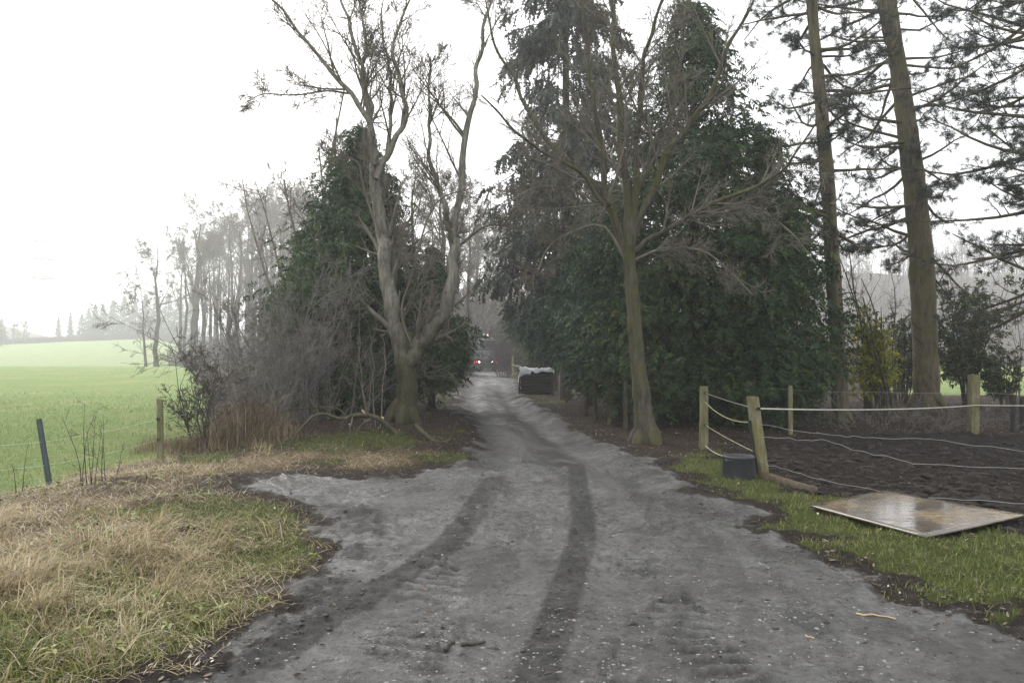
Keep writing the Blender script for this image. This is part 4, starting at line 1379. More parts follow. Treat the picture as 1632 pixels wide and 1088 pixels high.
fk = [far_conifer('x', 601), far_conifer('x', 602, 12, 2.4), far_conifer('x', 603, 12, 3.6)]
used = [False] * 3
FG = 'conifers in the row behind the far hedge'
for k, (px, D, top, kd, ws, lab) in enumerate([(2, 190, 508, 2, 1.0, 'lone dark conifer at the left end of the far hedge'),
        (93, 215, 505, 1, 0.8, None), (112, 214, 498, 1, 0.7, None), (130, 212, 500, 0, 1.0, None), (141, 210, 492, 2, 1.0, None), (152, 211, 486, 1, 1.1, None), (164, 210, 484, 0, 1.0, None), (180, 211, 478, 1, 1.2, None),
        (198, 209, 472, 2, 1.0, None), (215, 212, 478, 0, 1.0, None), (232, 210, 468, 1, 1.2, None), (250, 212, 472, 0, 1.1, None), (268, 210, 468, 2, 1.0, None), (286, 213, 472, 1, 1.2, None), (303, 214, 480, 0, 1.0, None)]):
    D *= 1.5
    x = ray(px, 560, D)[0]
    z = float(bare_height(np.array([x]), np.array([float(D)]))[0])
    sc = (ray(px, top, D)[2] - z) / 12.0
    lab = lab or 'dark hazy conifer in the row behind the far hedge'
    if not used[kd]:
        used[kd] = True
        o = fk[kd]
        o.location, o['label'] = (x, D, z), lab
    else:
        o = copy_tree(fk[kd], (x, D, z), rng.uniform(0, 6.28), lab)
    o.scale = (sc * ws, sc * ws, sc)
    if k:
        o['group'] = FG
for k, (px, D, top, sd, lab) in enumerate([(22, 205, 516, 571, 'round bare bush-like tree next to the lone dark conifer'), (38, 200, 514, 572, 'wide bare hazy tree near the pole frame')]):
    D *= 1.5
    x = ray(px, 560, D)[0]
    z = float(bare_height(np.array([x]), np.array([float(D)]))[0])
    t = bare_kind('bare_tree', lab, ray(px, top, D)[2] - z, 0.35, sd, 0.12, 14, (8, 5, 3), 0.06, spread=60)
    t.location = (x, D, z)


def hedge():
    g = np.random.default_rng(611)
    A = Acc()
    n = 5200
    px = g.uniform(-60, 300, n)
    D = 303 + g.normal(0, 0.8, n)
    x = (px - CX) / F * D
    z = bare_height(x, D)
    h = g.uniform(1.0, 2.5, n)
    P = np.stack([np.stack([x, D, z - 0.1], 1), np.stack([x + g.normal(0, 0.5, n), D + g.normal(0, 0.4, n), z + h], 1)], 1)
    V, Q = tubes(P, np.stack([np.full(n, 0.06), np.full(n, 0.035)], 1), 3)
    A.add(V, Q)
    tag(A.build('hedge', M_DARKBARK), 'long low brown hedge along the top of the far meadow', 'hedge')


hedge()


def hillside_wood():
    g = np.random.default_rng(621)
    A = Acc()
    n = 400
    a = np.concatenate([g.uniform(0.31, 0.85, 280), g.uniform(-0.28, 0.3, 120)])
    D = np.concatenate([150 + 200 * g.uniform(0, 1, 280) ** 0.8, 125 + 70 * g.uniform(0, 1, 120)])
    x = a * D
    z = bare_height(x, D)
    h = g.uniform(8, 13, n) * np.where(np.arange(n) < 280, 1.45, 1.0)
    P = np.stack([np.stack([x + g.normal(0, .25, n) * q, D + g.normal(0, .25, n) * q, z + h * q * 0.92], 1) for q in np.linspace(0, 1, 5)], 1)
    R = np.linspace(0.2, 0.05, 5)[None].repeat(n, 0)
    V, Q = tubes(P, R, 4)
    A.add(V, Q)
    p, q = grow(P, R, 9, 0.4, 45, 3, 0.08, 0.12, 0.15, 1, 0.5, 0.06, g, 1)
    V, Q = tubes(p, q, 3)
    A.add(V, Q)
    p, q = grow(p, q, 5, 0.5, 42, 2, 0.08, 0.12, 0.2, 1, 0.6, 0.045, g, 0.6)
    V, Q = tubes(p, q, 3)
    A.add(V, Q)
    o = A.build('hillside_wood', M_TWIG)
    kind(o, 'stuff')
    tag(o, 'hazy bare wood covering the slope behind the lane and paddock', 'wood')


hillside_wood()


# ------------------------------------------------------------------ far man-made things
def pylon():
    x, D = xy(67, 390)
    z = float(bare_height(np.array([x]), np.array([390.0]))[0])
    H = ray(67, 372, 390)[2] - z
    t = thing('pylon', 'tall lattice power pylon fading into the fog', 'pylon', (x, D, z), 0.9)
    A = Acc()
    wz = lambda h: np.interp(h, [0, H * 0.45, H], [4.2, 1.5, 0.6])
    lv = np.linspace(0, H, 15)
    for k in range(4):
        s = np.array([(1, 1), (1, -1), (-1, -1), (-1, 1)][k])
        A.tube([[s[0] * wz(h), s[1] * wz(h), h] for h in lv], 0.09, 4)
    A.build('tower_legs', M_STEEL, t)
    B = Acc()
    cs = [(1, 1), (1, -1), (-1, -1), (-1, 1)]
    for h0, h1_ in zip(lv[:-1], lv[1:]):
        for k in range(4):
            a, b = np.array(cs[k]), np.array(cs[(k + 1) % 4])
            B.tube([[*(a * wz(h0)), h0], [*(b * wz(h1_)), h1_]], 0.05, 3)
            B.tube([[*(b * wz(h0)), h0], [*(a * wz(h1_)), h1_]], 0.05, 3)
    B.build('bracing', M_STEEL, t)
    for py, L in ((443, 6.6), (413, 5.6), (385, 4.4)):
        hz = ray(67, py, 390)[2] - z
        C = Acc()
        for s in (-1, 1):
            for e in (-0.7, 0.7):
                C.tube([[0, e, hz + 0.9], [s * L, 0, hz]], 0.3, 4)
                C.tube([[0, e, hz - 0.5], [s * L, 0, hz]], 0.3, 4)
            for q in (0.25, 0.5, 0.75):
                C.tube([[s * L * q, 0.7 * (1 - q), hz + 0.9 * (1 - q)], [s * L * q, -0.7 * (1 - q), hz - 0.5 * (1 - q)]], 0.1, 4)
        C.build('crossarm', M_STEEL, t)


pylon()
x, D = xy(73, 338)
z = float(bare_height(np.array([x]), np.array([338.0]))[0])
t = thing('pole_frame', 'pair of thin poles joined by a top crossbar beyond the far hedge', 'pole', (x, D, z))
hp = ray(73, 494, 338)[2] - z
for s in (-2.1, 2.1):
    Acc().tube([[s, 0, -0.2], [s, 0, hp]], [0.14, 0.1], 6).build('pole', M_STEEL, t)
Acc().tube([[-2.5, 0, hp - 0.1], [2.5, 0, hp - 0.1]], 0.09, 5).build('crossbar', M_STEEL, t)
for k, (px, py) in enumerate([(28, 512), (42, 510), (20, 520)]):
    x, D = xy(px, 312)
    z = float(bare_height(np.array([x]), np.array([312.0]))[0])
    if k < 2:
        t = thing('utility_pole', 'slim pole rising above the bare trees at the far hedge', 'pole', (x, D, z), 0, 'slim poles at the far hedge')
        h = ray(px, py, 312)[2] - z
        Acc().tube([[0, 0, -0.2], [0, 0, h]], [0.14, 0.09], 6).build('pole', M_STEEL, t)
        Acc().tube([[-0.7, 0, h - 0.4], [0.7, 0, h - 0.4]], 0.05, 5).build('crossbar', M_STEEL, t)


def house():
    x, D = xy(350, 258)
    z = float(bare_height(np.array([x]), np.array([258.0]))[0])
    t = thing('house', 'low white house with grey roof seen between the wood trunks', 'house', (x, D, z), 0.12)
    A = Acc()
    L, Wd, hw, hr = 13.5, 7.5, 3.2, 3.6
    A.box((0, 0, hw / 2 - 0.3), (L, Wd, hw + 0.6))
    for s in (-1, 1):
        A.add([[s * L / 2, -Wd / 2, hw], [s * L / 2, Wd / 2, hw], [s * L / 2, 0, hw + hr - 0.15]], [[0, 1, 2]])
    A.build('wall', M_WHITE, t)
    for s in (-1, 1):
        B = Acc()
        a = math.atan2(hr, Wd / 2 + 0.3)
        B.box((0, s * (Wd / 4 + 0.15), hw + hr / 2 - 0.05), (L + 0.6, math.hypot(hr, Wd / 2 + 0.3), 0.12), [[1, 0, 0], [0, math.cos(a), s * math.sin(a)], [0, -s * math.sin(a), math.cos(a)]])
        B.build('roof_slope', M_SLATE, t)
    for q in (-4.6, -1.6, 3.6):
        w = Acc().box((q, -Wd / 2 - 0.02, 1.6), (1.3, 0.06, 1.3)).build('window', M_WHITE, t)
        Acc().box((q, -Wd / 2 - 0.06, 1.6), (1.1, 0.03, 1.1)).build('pane', M_GLASS, w)
    d = Acc().box((0.9, -Wd / 2 - 0.02, 1.0), (0.95, 0.06, 2.0)).build('door', M_SLATE, t)
    Acc().box((4.2, 0.4, hw + hr), (0.6, 0.6, 1.4)).build('chimney', M_SLATE, t)


house()


def truck():
    x, D = xy(774, 79)
    z = h1(x, D)
    t = thing('truck', 'grey utility truck with lit red tail lamps far down the lane', 'truck', (x, D, z), 0.03)
    M = Acc
    M().box((0, 3.0, 0.82), (1.0, 6.4, 0.3)).build('chassis', M_BLACK, t, bevel=0.02)
    M().box((0, 2.1, 1.72), (2.3, 4.2, 1.0)).build('body', M_TRUCK, t, bevel=0.06)
    M().box((0, 2.2, 2.32), (2.24, 3.9, 0.18)).build('body_ledge', M_BLACK, t, bevel=0.02)
    cab = M().box((0, 2.3, 2.85), (2.2, 3.7, 0.95)).build('upper_body', M_TRUCK, t, bevel=0.08)
    M().box((0.22, 0.435, 2.9), (1.65, 0.03, 0.74)).build('rear_opening', M_GLASS, cab)
    rf = M().box((0, 2.35, 3.39), (2.1, 3.6, 0.13)).build('roof', M_TRUCKROOF, t, bevel=0.04)
    M().box((0.35, 1.2, 3.52), (0.9, 0.7, 0.14)).build('roof_rack', M_TRUCKROOF, t, bevel=0.02)
    M().tube([[-0.12, 1.0, 3.4], [-0.2, 1.0, 3.85]], 0.035, 6).build('lamp_mast', M_TRUCKROOF, t)
    M().box((-0.2, 1.0, 3.92), (0.24, 0.16, 0.18)).build('lamp_housing', M_TRUCKROOF, t, bevel=0.03)
    M().tube([[0.18, 0.95, 3.82], [0.18, 1.05, 3.84]], 0.1, 12).build('work_lamp', M_LAMP, t)
    M().tube([[0.18, 1.1, 3.5], [0.18, 1.06, 3.8]], 0.03, 6).build('lamp_stalk', M_BLACK, t)
    M().box((-1.22, 0.7, 2.95), (0.22, 0.1, 0.45)).build('mirror', M_TRUCKROOF, t, bevel=0.03)
    M().box((0, 0.02, 0.98), (2.3, 0.14, 0.5)).build('tail_beam', M_BLACK, t, bevel=0.02)
    M().box((0, -0.02, 0.52), (1.8, 0.1, 0.14)).build('bumper', M_BLACK, t, bevel=0.02)
    M().box((0, -0.015, 1.47), (0.5, 0.05, 0.14)).build('number_plate', M_TRUCKROOF, t)
    for s in (-1, 1):
        M().box((s * 1.05, -0.075, 1.0), (0.3, 0.06, 0.2)).build('tail_lamp', M_TAIL, t, bevel=0.015)
        M().tube([[s * 0.68, -0.05, 1.03], [s * 0.68, -0.13, 1.03]], 0.085, 12).build('reversing_lamp', M_LAMP, t)
        M().box((s * 0.3, -0.01, 1.62), (0.2, 0.05, 0.16)).build('hatch', M_BLACK, t)
        M().box((s * 0.92, 0.35, 0.42), (0.5, 0.03, 0.5)).build('mud_flap', M_BLACK, t)
        for yy in (1.2, 4.9):
            w = M().tube([[s * 0.74, yy, 0.48], [s * 0.78, yy, 0.48], [s * 1.08, yy, 0.48], [s * 1.12, yy, 0.48]], [0.40, 0.48, 0.48, 0.40], 20).build('wheel', M_RUBBER, t, False)
            M().tube([[s * 1.10, yy, 0.48], [s * 1.14, yy, 0.48]], 0.26, 14).build('rim', M_STEEL, w)
    # the driver's cab ahead
    M().box((0, 5.6, 2.0), (2.2, 1.7, 2.1)).build('cab', M_TRUCK, t, bevel=0.1)
    # small load beside it
    xb, yb = x + 1.75, D - 0.4
    zb = h1(xb, yb)
    c = thing('plastic_crate', 'small red crate on the lane beside the truck', 'crate', (xb, yb, zb))
    M().box((0, 0, 0.03), (0.62, 0.42, 0.05)).build('floor', M_RED, c)
    for s in (-1, 1):
        M().box((s * 0.3, 0, 0.19), (0.025, 0.42, 0.27)).build('side', M_RED, c)
        M().box((0, s * 0.2, 0.19), (0.57, 0.025, 0.27)).build('end', M_RED, c)
    g = np.random.default_rng(5)
    S = Acc()
    rings = [(0.06, 0.20), (0.25, 0.25), (0.55, 0.25), (0.85, 0.2), (1.05, 0.09), (1.15, 0.12), (1.2, 0.02)]
    S.tube([[0.03 * math.sin(3 * h), 0.02, h] for h, r in rings], [r for h, r in rings], 12)
    tag(S.build('plastic_sack', M_BLUE, None, True), 'tied blue plastic sack standing in the red crate', 'sack').location = (xb, yb, zb)


truck()


# ------------------------------------------------------------------ fences
def square_post(name, label, px, py, D, hgt, wd, mat, lean=(0, 0), group=None, rz=0.0, chamfer=True, seed=0, insul=()):
    x, y = ray(px, py, D)[:2]
    z = h1(x, y)
    t = thing(name, label, 'post', (x, y, z), rz, group)
    g = np.random.default_rng(seed)
    A = Acc()
    lv = np.concatenate([[-0.25], np.linspace(0, 1, 7) * hgt])
    V = []
    for k, h in enumerate(lv):
        sx = wd / 2 * (1 + g.normal(0, 0.02))
        for a, b in ((-1, -1), (1, -1), (1, 1), (-1, 1)):
            V.append([a * sx + lean[0] * h + g.normal(0, 0.0025), b * sx + lean[1] * h + g.normal(0, 0.0025), h])
    n = len(lv)
    Fq = [[k * 4 + i, k * 4 + (i + 1) % 4, k * 4 + 4 + (i + 1) % 4, k * 4 + 4 + i] for k in range(n - 1) for i in range(4)]
    A.add(V, Fq)
    top = np.array(V[-4:])
    A.add(top + [0, 0, 0], [[0, 1, 2, 3]])
    A.build('shaft', mat, t, False, bevel=0.008)
    for h in insul:
        Acc().tube([[lean[0] * h, -wd / 2, h], [lean[0] * h, -wd / 2 - 0.045, h]], [0.02, 0.026], 8).build('insulator', M_BLACK, t)
    return t, np.array([x, y, z])


def round_post(name, label, px, py, D, hgt, r, mat, lean=(0, 0), group=None, seed=0, insul=(), k=12):
    x, y = ray(px, py, D)[:2]
    z = h1(x, y)
    t = thing(name, label, 'post', (x, y, z), 0, group)
    g = np.random.default_rng(seed)
    hs = np.array([-0.25, 0, 0.25, 0.5, 0.75, 0.97, 1.0]) * np.array([1, hgt, hgt, hgt, hgt, hgt, hgt])
    Acc().tube([[lean[0] * h, lean[1] * h, h] for h in hs], r * np.array([1.02, 1.03, 1, 0.98, 1, 0.98, 0.86]), k).build('shaft', mat, t, False)
    for h in insul:
        Acc().tube([[lean[0] * h, -r * 0.9 + lean[1] * h, h], [lean[0] * h, -r - 0.045 + lean[1] * h, h]], [0.017, 0.024], 8).build('insulator', M_BLACK, t)
    return t, np.array([x, y, z])


D1, D2 = 13.3, 10.5
_, q1 = square_post('fence_post', 'upright yellow-mossy fence post at the paddock gateway', 1122, 714, D1, 1.09, 0.125, M_POST, (0.0, 0), seed=1, insul=(0.98, 0.42))
_, q2 = square_post('fence_post', 'leaning split fence post beside the black tub', 1216, 755, D2, 1.06, 0.125, M_POSTDRY, (-0.14, 0.02), seed=2, rz=0.25, insul=(0.9,))
_, q2b = square_post('dark_stake', 'dark slat propped against the leaning fence post', 1209, 752, D2 + 0.02, 0.74, 0.055, M_POSTDARK, (-0.15, 0.03), seed=3, rz=0.25)
_, q1b = square_post('thin_stake', 'thin grey stake right beside the upright gateway post', 1116, 714, D1 + 0.05, 0.5, 0.035, M_POSTDRY, (0.0, 0), seed=4)
_, q3 = square_post('fence_post', 'weathered mossy fence post in front of the laurel', 1551, 692, 15.6, 1.24, 0.17, M_POST, (0.02, 0), seed=5, insul=(0.62,))
_, q4 = round_post('fence_post', 'dark thin fence post near the lawn at the paddock edge', 1614, 690, 15.9, 0.80, 0.05, M_POSTDARK, (0.04, 0), seed=6)
round_post('fence_post', 'dark fence post beyond the lawn corner of the paddock', 1630, 690, 16.2, 0.72, 0.06, M_POSTDARK, seed=7)
round_post('fence_post', 'grey fence post standing within the shorter cypress', 1260, 690, 15.4, 1.0, 0.045, M_POSTDRY, seed=8)
for k, (px, D, lab) in enumerate([(997, 16.6, 'hedge fence post nearest the mossy bare tree'), (971, 17.4, 'second hedge fence post from the mossy bare tree'),
                                  (949, 18.6, 'third hedge fence post from the mossy bare tree'), (934, 20.0, 'fourth hedge fence post from the mossy bare tree'), (903, 25.0, 'hedge fence post close to the wood stack')]):
    round_post('hedge_post', lab, px, 690, D, 1.05, 0.05, M_MOSSBARK, group='fence posts under the cypress hedge', seed=20 + k)
_, f1 = round_post('metal_post', 'leaning dark blue-grey metal field post', 79, 775, 9.5, 0.84, 0.034, M_METALPOST, (-0.17, 0), seed=30, k=10)
_, f2 = round_post('field_post', 'round yellow-green wooden field post at the meadow edge', 256, 733, 11.9, 0.93, 0.05, M_POST, (-0.02, 0), seed=31, insul=(0.62, 0.3))


def wire(name, label, pts, r, mat, sag=0.0, wave=0.0, seed=0, flat=None, k=5, m=26, cat='wire'):
    g = np.random.default_rng(seed)
    out = []
    for a, b in zip(pts[:-1], pts[1:]):
        a, b = np.array(a, float), np.array(b, float)
        tt = np.linspace(0, 1, m)
        seg = a + (b - a) * tt[:, None]
        seg[:, 2] -= 4 * sag * tt * (1 - tt)
        if wave:
            w = np.interp(tt * (m - 1), np.arange(0, m, 3), g.normal(0, wave, len(np.arange(0, m, 3))))
            w[0] = w[-1] = 0
            seg[:, 2] += w
        out.append(seg if not out else seg[1:])
    p = np.vstack(out)
    A = Acc()
    if flat:
        n = len(p)
        tw = np.cumsum(g.normal(0, 0.12, n))
        V = []
        for q, a in zip(p, tw):
            dv = np.array([0.15 * math.sin(a), 0.25 * math.sin(a), 1.0])
            V += [q - dv * flat / 2, q + dv * flat / 2, q + dv * flat / 2 + [0, 0.0015, 0], q - dv * flat / 2 + [0, 0.0015, 0]]
        Fq = [[4 * i + j, 4 * i + (j + 1) % 4, 4 * i + 4 + (j + 1) % 4, 4 * i + 4 + j] for i in range(n - 1) for j in range(4)]
        A.add(V, Fq)
    else:
        A.tube(p, r, k, False)
    return tag(A.build(name, mat, None, True), label, cat)


def at(q, h, lean=(0, 0), dy=-0.07):
    return q + [lean[0] * h, lean[1] * h + dy, h]


pA = at(q1, 0.98, dy=-0.10)
pB = at(q2, 0.90, (-0.14, 0.02), -0.10)
pC = at(q3, 0.62, (0.02, 0), -0.13)
pD = np.array([12.2, 14.2, 0.80])
wire('fence_tape', 'white electric fence tape running along the top of the paddock fence', [pA, pB], 0, M_TAPE, 0.012, flat=0.013, seed=1)['label'] = 'white fence tape across the gateway between the two near posts'
wire('fence_tape', 'white electric fence tape along the top of the paddock fence', [pB, pC, pD], 0, M_TAPE, 0.05, flat=0.020, seed=2)
wire('fence_rope', 'slack pale rope hanging across the gateway', [at(q1, 0.82, dy=-0.09), at(q2b, 0.72, (-0.15, 0.03), -0.05)], 0.008, M_ROPE, 0.10, seed=3, cat='rope')
wire('fence_rope', 'lower dull rope sloping across the gateway', [at(q1, 0.42, dy=-0.10), at(q2b, 0.30, (-0.15, 0.03), -0.05)], 0.007, M_ROPE, 0.02, seed=4, cat='rope')
wire('fence_rope', 'loose white cord end trailing from the gateway post to the tub', [at(q1, 0.06, dy=-0.09), ray(1156, 727, 11.2)], 0.007, M_TAPE, 0.03, seed=5, cat='rope')
wire('fence_wire', 'upper kinked wire of the paddock fence below the tape', [at(q2, 0.68, (-0.14, 0.02), -0.08), ray(1345, 695, 10.3), ray(1480, 699, 10.0), ray(1690, 722, 9.6), ray(2150, 760, 8.6)], 0.0034, M_WIRE, 0.012, 0.010, 11)
wire('fence_wire', 'middle kinked wire of the paddock fence', [at(q2, 0.50, (-0.14, 0.02), -0.08), ray(1310, 700, 10.2), ray(1455, 739, 9.2), ray(1690, 746, 8.6), ray(2150, 800, 7.8)], 0.0034, M_WIRE, 0.010, 0.012, 12)
wire('fence_wire', 'lowest wire of the paddock fence just above the board', [at(q2, 0.16, (-0.14, 0.02), -0.08), ray(1300, 762, 9.6), ray(1450, 790, 8.6), ray(1690, 806, 7.9), ray(2150, 880, 7.2)], 0.0034, M_WIRE, 0.01, 0.008, 13)
wire('fence_wire', 'thin wire from the shorter cypress to the mossy post behind the paddock', [(q3 + [-4.2, 0.1, 0.95]), q3 + [0, 0.1, 0.85], q3 + [3.5, 0.1, 0.9]], 0.003, M_WIRE, 0.03, 0.005, 14)
fL = np.array([-8.3, 7.6, h1(-8.3, 7.6)])
wire('fence_wire', 'upper pale wire of the field fence', [fL + [0, 0, 0.62], at(f1, 0.55, (-0.17, 0), -0.04), at(f2, 0.62, (-0.02, 0), -0.09), np.array([-5.3, 14.2, 0.75])], 0.002, M_TAPE, 0.03, seed=15)
wire('fence_wire', 'lower pale wire of the field fence', [fL + [0, 0, 0.30], at(f1, 0.26, (-0.17, 0), -0.04), at(f2, 0.30, (-0.02, 0), -0.09), np.array([-5.3, 14.2, 0.4])], 0.002, M_TAPE, 0.03, seed=16)


# ------------------------------------------------------------------ tub, board, plank
BOARD = np.array([ray(*q)[:2] for q in ((1290, 808, 8.1), (1476, 862, 6.75), (1634, 832, 7.45), (1412, 787, 8.9))])

def tub():
    x, y = ray(1177, 757, 10.25)[:2]
    z = h1(x, y) - 0.015
    t = thing('rubber_tub', 'black rubber feed tub in the grass by the leaning fence post', 'tub', (x, y, z), 0.3)
    k = 28
    prof = [(0.0, 0.0), (0.222, 0.0), (0.226, 0.02), (0.203, 0.295), (0.210, 0.302), (0.212, 0.325), (0.198, 0.332), (0.184, 0.322), (0.182, 0.24)]
    V, Fq = [], []
    for r, h in prof:
        for i in range(k):
            a = 2 * math.pi * i / k
            V.append([max(r, 0.001) * math.cos(a), max(r, 0.001) * math.sin(a), h])
    for j in range(len(prof) - 1):
        for i in range(k):
            Fq.append([j * k + i, j * k + (i + 1) % k, (j + 1) * k + (i + 1) % k, (j + 1) * k + i])
    Acc().add(V, Fq).build('shell', M_RUBBER, t, True)
    ring = [[0.181 * math.cos(2 * math.pi * i / k), 0.181 * math.sin(2 * math.pi * i / k), 0.275] for i in range(k)]
    Acc().add(ring + [[0, 0, 0.272]], [[i, (i + 1) % k, k] for i in range(k)]).build('water', M_WATER, t)
    for a in (0.4, 3.5):
        h = [[0.21 * math.cos(a + s * 0.25), 0.21 * math.sin(a + s * 0.25), 0.29] for s in (-1, 1)]
        m = [0.245 * math.cos(a), 0.245 * math.sin(a), 0.275]
        Acc().tube(smooth_path([h[0], m, h[1]], 9), 0.008, 6).build('handle', M_RUBBER, t, True)


tub()


def board():
    cs = [ray(*q) for q in ((1290, 808, 8.1), (1476, 862, 6.75), (1634, 832, 7.45), (1412, 787, 8.9))]
    c = np.mean(cs, 0)
    zs = [h1(p[0], p[1]) for p in cs]
    t = thing('plywood_board', 'large wet plywood board lying on grass and mud by the paddock', 'board', (c[0], c[1], 0))
    top = []
    zz = [0.055, 0.05, 0.10, 0.06]
    for p, q in zip(cs, zz):
        top.append([p[0] - c[0], p[1] - c[1], q])
    top = np.array(top)
    n = 16
    A = Acc()
    V = []
    for lay in (0, -0.018):
        for i in range(n + 1):
            for j in range(n + 1):
                u, v = i / n, j / n
                p = top[0] * (1 - u) * (1 - v) + top[1] * u * (1 - v) + top[2] * u * v + top[3] * (1 - u) * v
                V.append(p + [0, 0, lay + 0.008 * math.sin(3 * u + 2) * math.sin(2.4 * v)])
    m = (n + 1) ** 2
    Fq = []
    for i in range(n):
        for j in range(n):
            a, b, cc, d = i * (n + 1) + j, (i + 1) * (n + 1) + j, (i + 1) * (n + 1) + j + 1, i * (n + 1) + j + 1
            Fq.append([a, b, cc, d])
            Fq.append([m + d, m + cc, m + b, m + a])
    for i in range(n):
        for a, b in ((i * (n + 1), (i + 1) * (n + 1)), ((i + 1) * (n + 1) + n, i * (n + 1) + n), (i + 1, i), (n * (n + 1) + i, n * (n + 1) + i + 1)):
            Fq.append([a, m + a, m + b, b])
    A.add(V, Fq).build('sheet', M_BOARD, t)
    # loose dark board ends showing under its far corner
    e = thing('board_offcut', 'dark muddy board end sticking out under the plywood corner', 'board', (cs[2][0] + 0.15, cs[2][1] - 0.35, h1(cs[2][0] + 0.15, cs[2][1] - 0.35) + 0.012), 0.35)
    Acc().box((0.3, 0, 0.012), (1.2, 0.22, 0.022)).build('sheet', M_OLDBOARD, e, bevel=0.004)
    # rotten plank at the foot of the fence
    a, b = G(1212, 762), G(1300, 788)
    L = math.hypot(b[0] - a[0], b[1] - a[1])
    k = thing('rotten_plank', 'low rotten plank on edge running from the leaning fence post', 'plank', (a[0], a[1], h1(*a)), math.atan2(b[1] - a[1], b[0] - a[0]))
    g = np.random.default_rng(3)
    A = Acc()
    nn = 12
    V = []
    for i in range(nn + 1):
        xx = L * i / nn
        for yy, hh in ((-0.035, -0.04), (0.035, -0.04), (0.035, 0.085), (-0.035, 0.085)):
            V.append([xx, yy + g.normal(0, 0.003), hh + g.normal(0, 0.006)])
    Fq = [[4 * i + j, 4 * i + (j + 1) % 4, 4 * i + 4 + (j + 1) % 4, 4 * i + 4 + j] for i in range(nn) for j in range(4)] + [[3, 2, 1, 0], [4 * nn, 4 * nn + 1, 4 * nn + 2, 4 * nn + 3]]
    A.add(V, Fq).build('timber', M_PLANK, k)


board()


# ------------------------------------------------------------------ covered wood stack by the lane
def wood_stack():
    x, y = xy(855, 30.0)
    z = h1(x, y)
    t = thing('wood_stack', 'dark stack of old boards between posts beside the lane', 'wood stack', (x, y, z), -0.06)
    g = np.random.default_rng(8)
    for r in range(8):
        for c in range(2):
            Acc().box((g.normal(0, 0.015), -0.22 + c * 0.45 + g.normal(0, 0.01), 0.07 + r * 0.112), (1.22 + g.normal(0, 0.03), 0.4, 0.095)).build('plank', M_OLDBOARD, t, bevel=0.01)
    for s in (-1, 1):
        Acc().tube([[s * 0.66, -0.5, -0.1], [s * 0.66, -0.5, 1.0]], 0.035, 8).build('post', M_POSTDARK, t)
    # tarpaulin on top
    n, m = 34, 20
    V = []
    for i in range(n):
        for j in range(m):
            u, v = i / (n - 1) * 1.7 - 0.85, j / (m - 1) * 1.3 - 0.68
            hz = 1.0 + 0.09 * vn(u, v, 4.3, 3) * 2 + 0.07 * vn(u, v, 9.1, 4) + 0.1 * max(0, -u - 0.25)
            ex, ey = max(0, abs(u) - 0.66), max(0, -v - 0.47)
            hang = (2.2 * ex if u < 0 else 0.5 * ex) + ey * (1.3 if u < -0.2 else 0.35)
            uu = math.copysign(min(abs(u), 0.66 + 0.25 * ex), u)
            vv = v if v > -0.47 else -0.47 - 0.3 * ey
            V.append([uu, vv - 0.03, hz - hang])
    Fq = [[i * m + j, (i + 1) * m + j, (i + 1) * m + j + 1, i * m + j + 1] for i in range(n - 1) for j in range(m - 1)]
    o = Acc().add(V, Fq).build('tarpaulin', M_TARP, None, True)
    so = o.modifiers.new('thickness', 'SOLIDIFY')
    so.thickness = 0.006
    tag(o, 'crumpled pale tarpaulin draped over the dark wood stack', 'tarpaulin')
    o.location, o.rotation_euler = (x, y, z), (0, 0, -0.06)


wood_stack()
# low rail along the lane past the stack
x, y = xy(838, 44.0)
t = thing('wooden_rail', 'low mossy wooden rail on posts along the lane past the wood stack', 'fence', (x, y, h1(x, y)))
for k, (dx, dy) in enumerate(((0.55, -6.0), (-0.1, 0), (-0.75, 8.0))):
    zz = h1(x + dx, y + dy) - h1(x, y)
    Acc().tube([[dx, dy, zz - 0.2], [dx, dy, zz + (1.6 if k == 2 else 0.95)]], 0.08, 8).build('post', M_POST, t)
Acc().tube([[0.6, -6.6, 0.85], [-0.1, 0, 0.88], [-0.8, 8.5, 0.85]], 0.06, 7).build('rail', M_POST, t)


# ------------------------------------------------------------------ fallen branches
def fallen(name, label, specs, D, seed, tw=(3, 2), ends=()):
    g = np.random.default_rng(seed)
    p0 = ray(*specs[0][0][0], D)
    z0 = h1(p0[0], D)
    t = thing(name, label, 'branch', (p0[0], D, z0))
    o = np.array([p0[0], D, z0])
    Ps, Rs = [], []
    for k, (spec, r0, r1, dd) in enumerate(specs):
        p = fan_limb(spec, D, dd)
        Ps.append(p)
        Rs.append(np.linspace(r0, r1, 14))
        Acc().tube(p - o, Rs[-1], 8).build('bough' if k == 0 else 'side_branch', M_PALEBARK if k else M_MOSSBARK, t, True)
    if tw:
        P, R = np.array(Ps), np.array(Rs)
        A = Acc()
        for k, n in enumerate(tw):
            P, R = grow(P, R, n, 0.35, 50, 5, 0.0, 0.2, 0.1, 1, 0.55, 0.003, g, 0.08)
            V, Q = tubes(P - o, R, 4)
            A.add(V, Q)
        A.build('twigs', M_TWIG, t)
    for (px, py), (qx, qy) in ends:
        Acc().tube([ray(px, py, D - 0.02) - o, ray(qx, qy, D - 0.05) - o], 0.022, 8).build('sawn_stub', M_CUTWOOD, t)


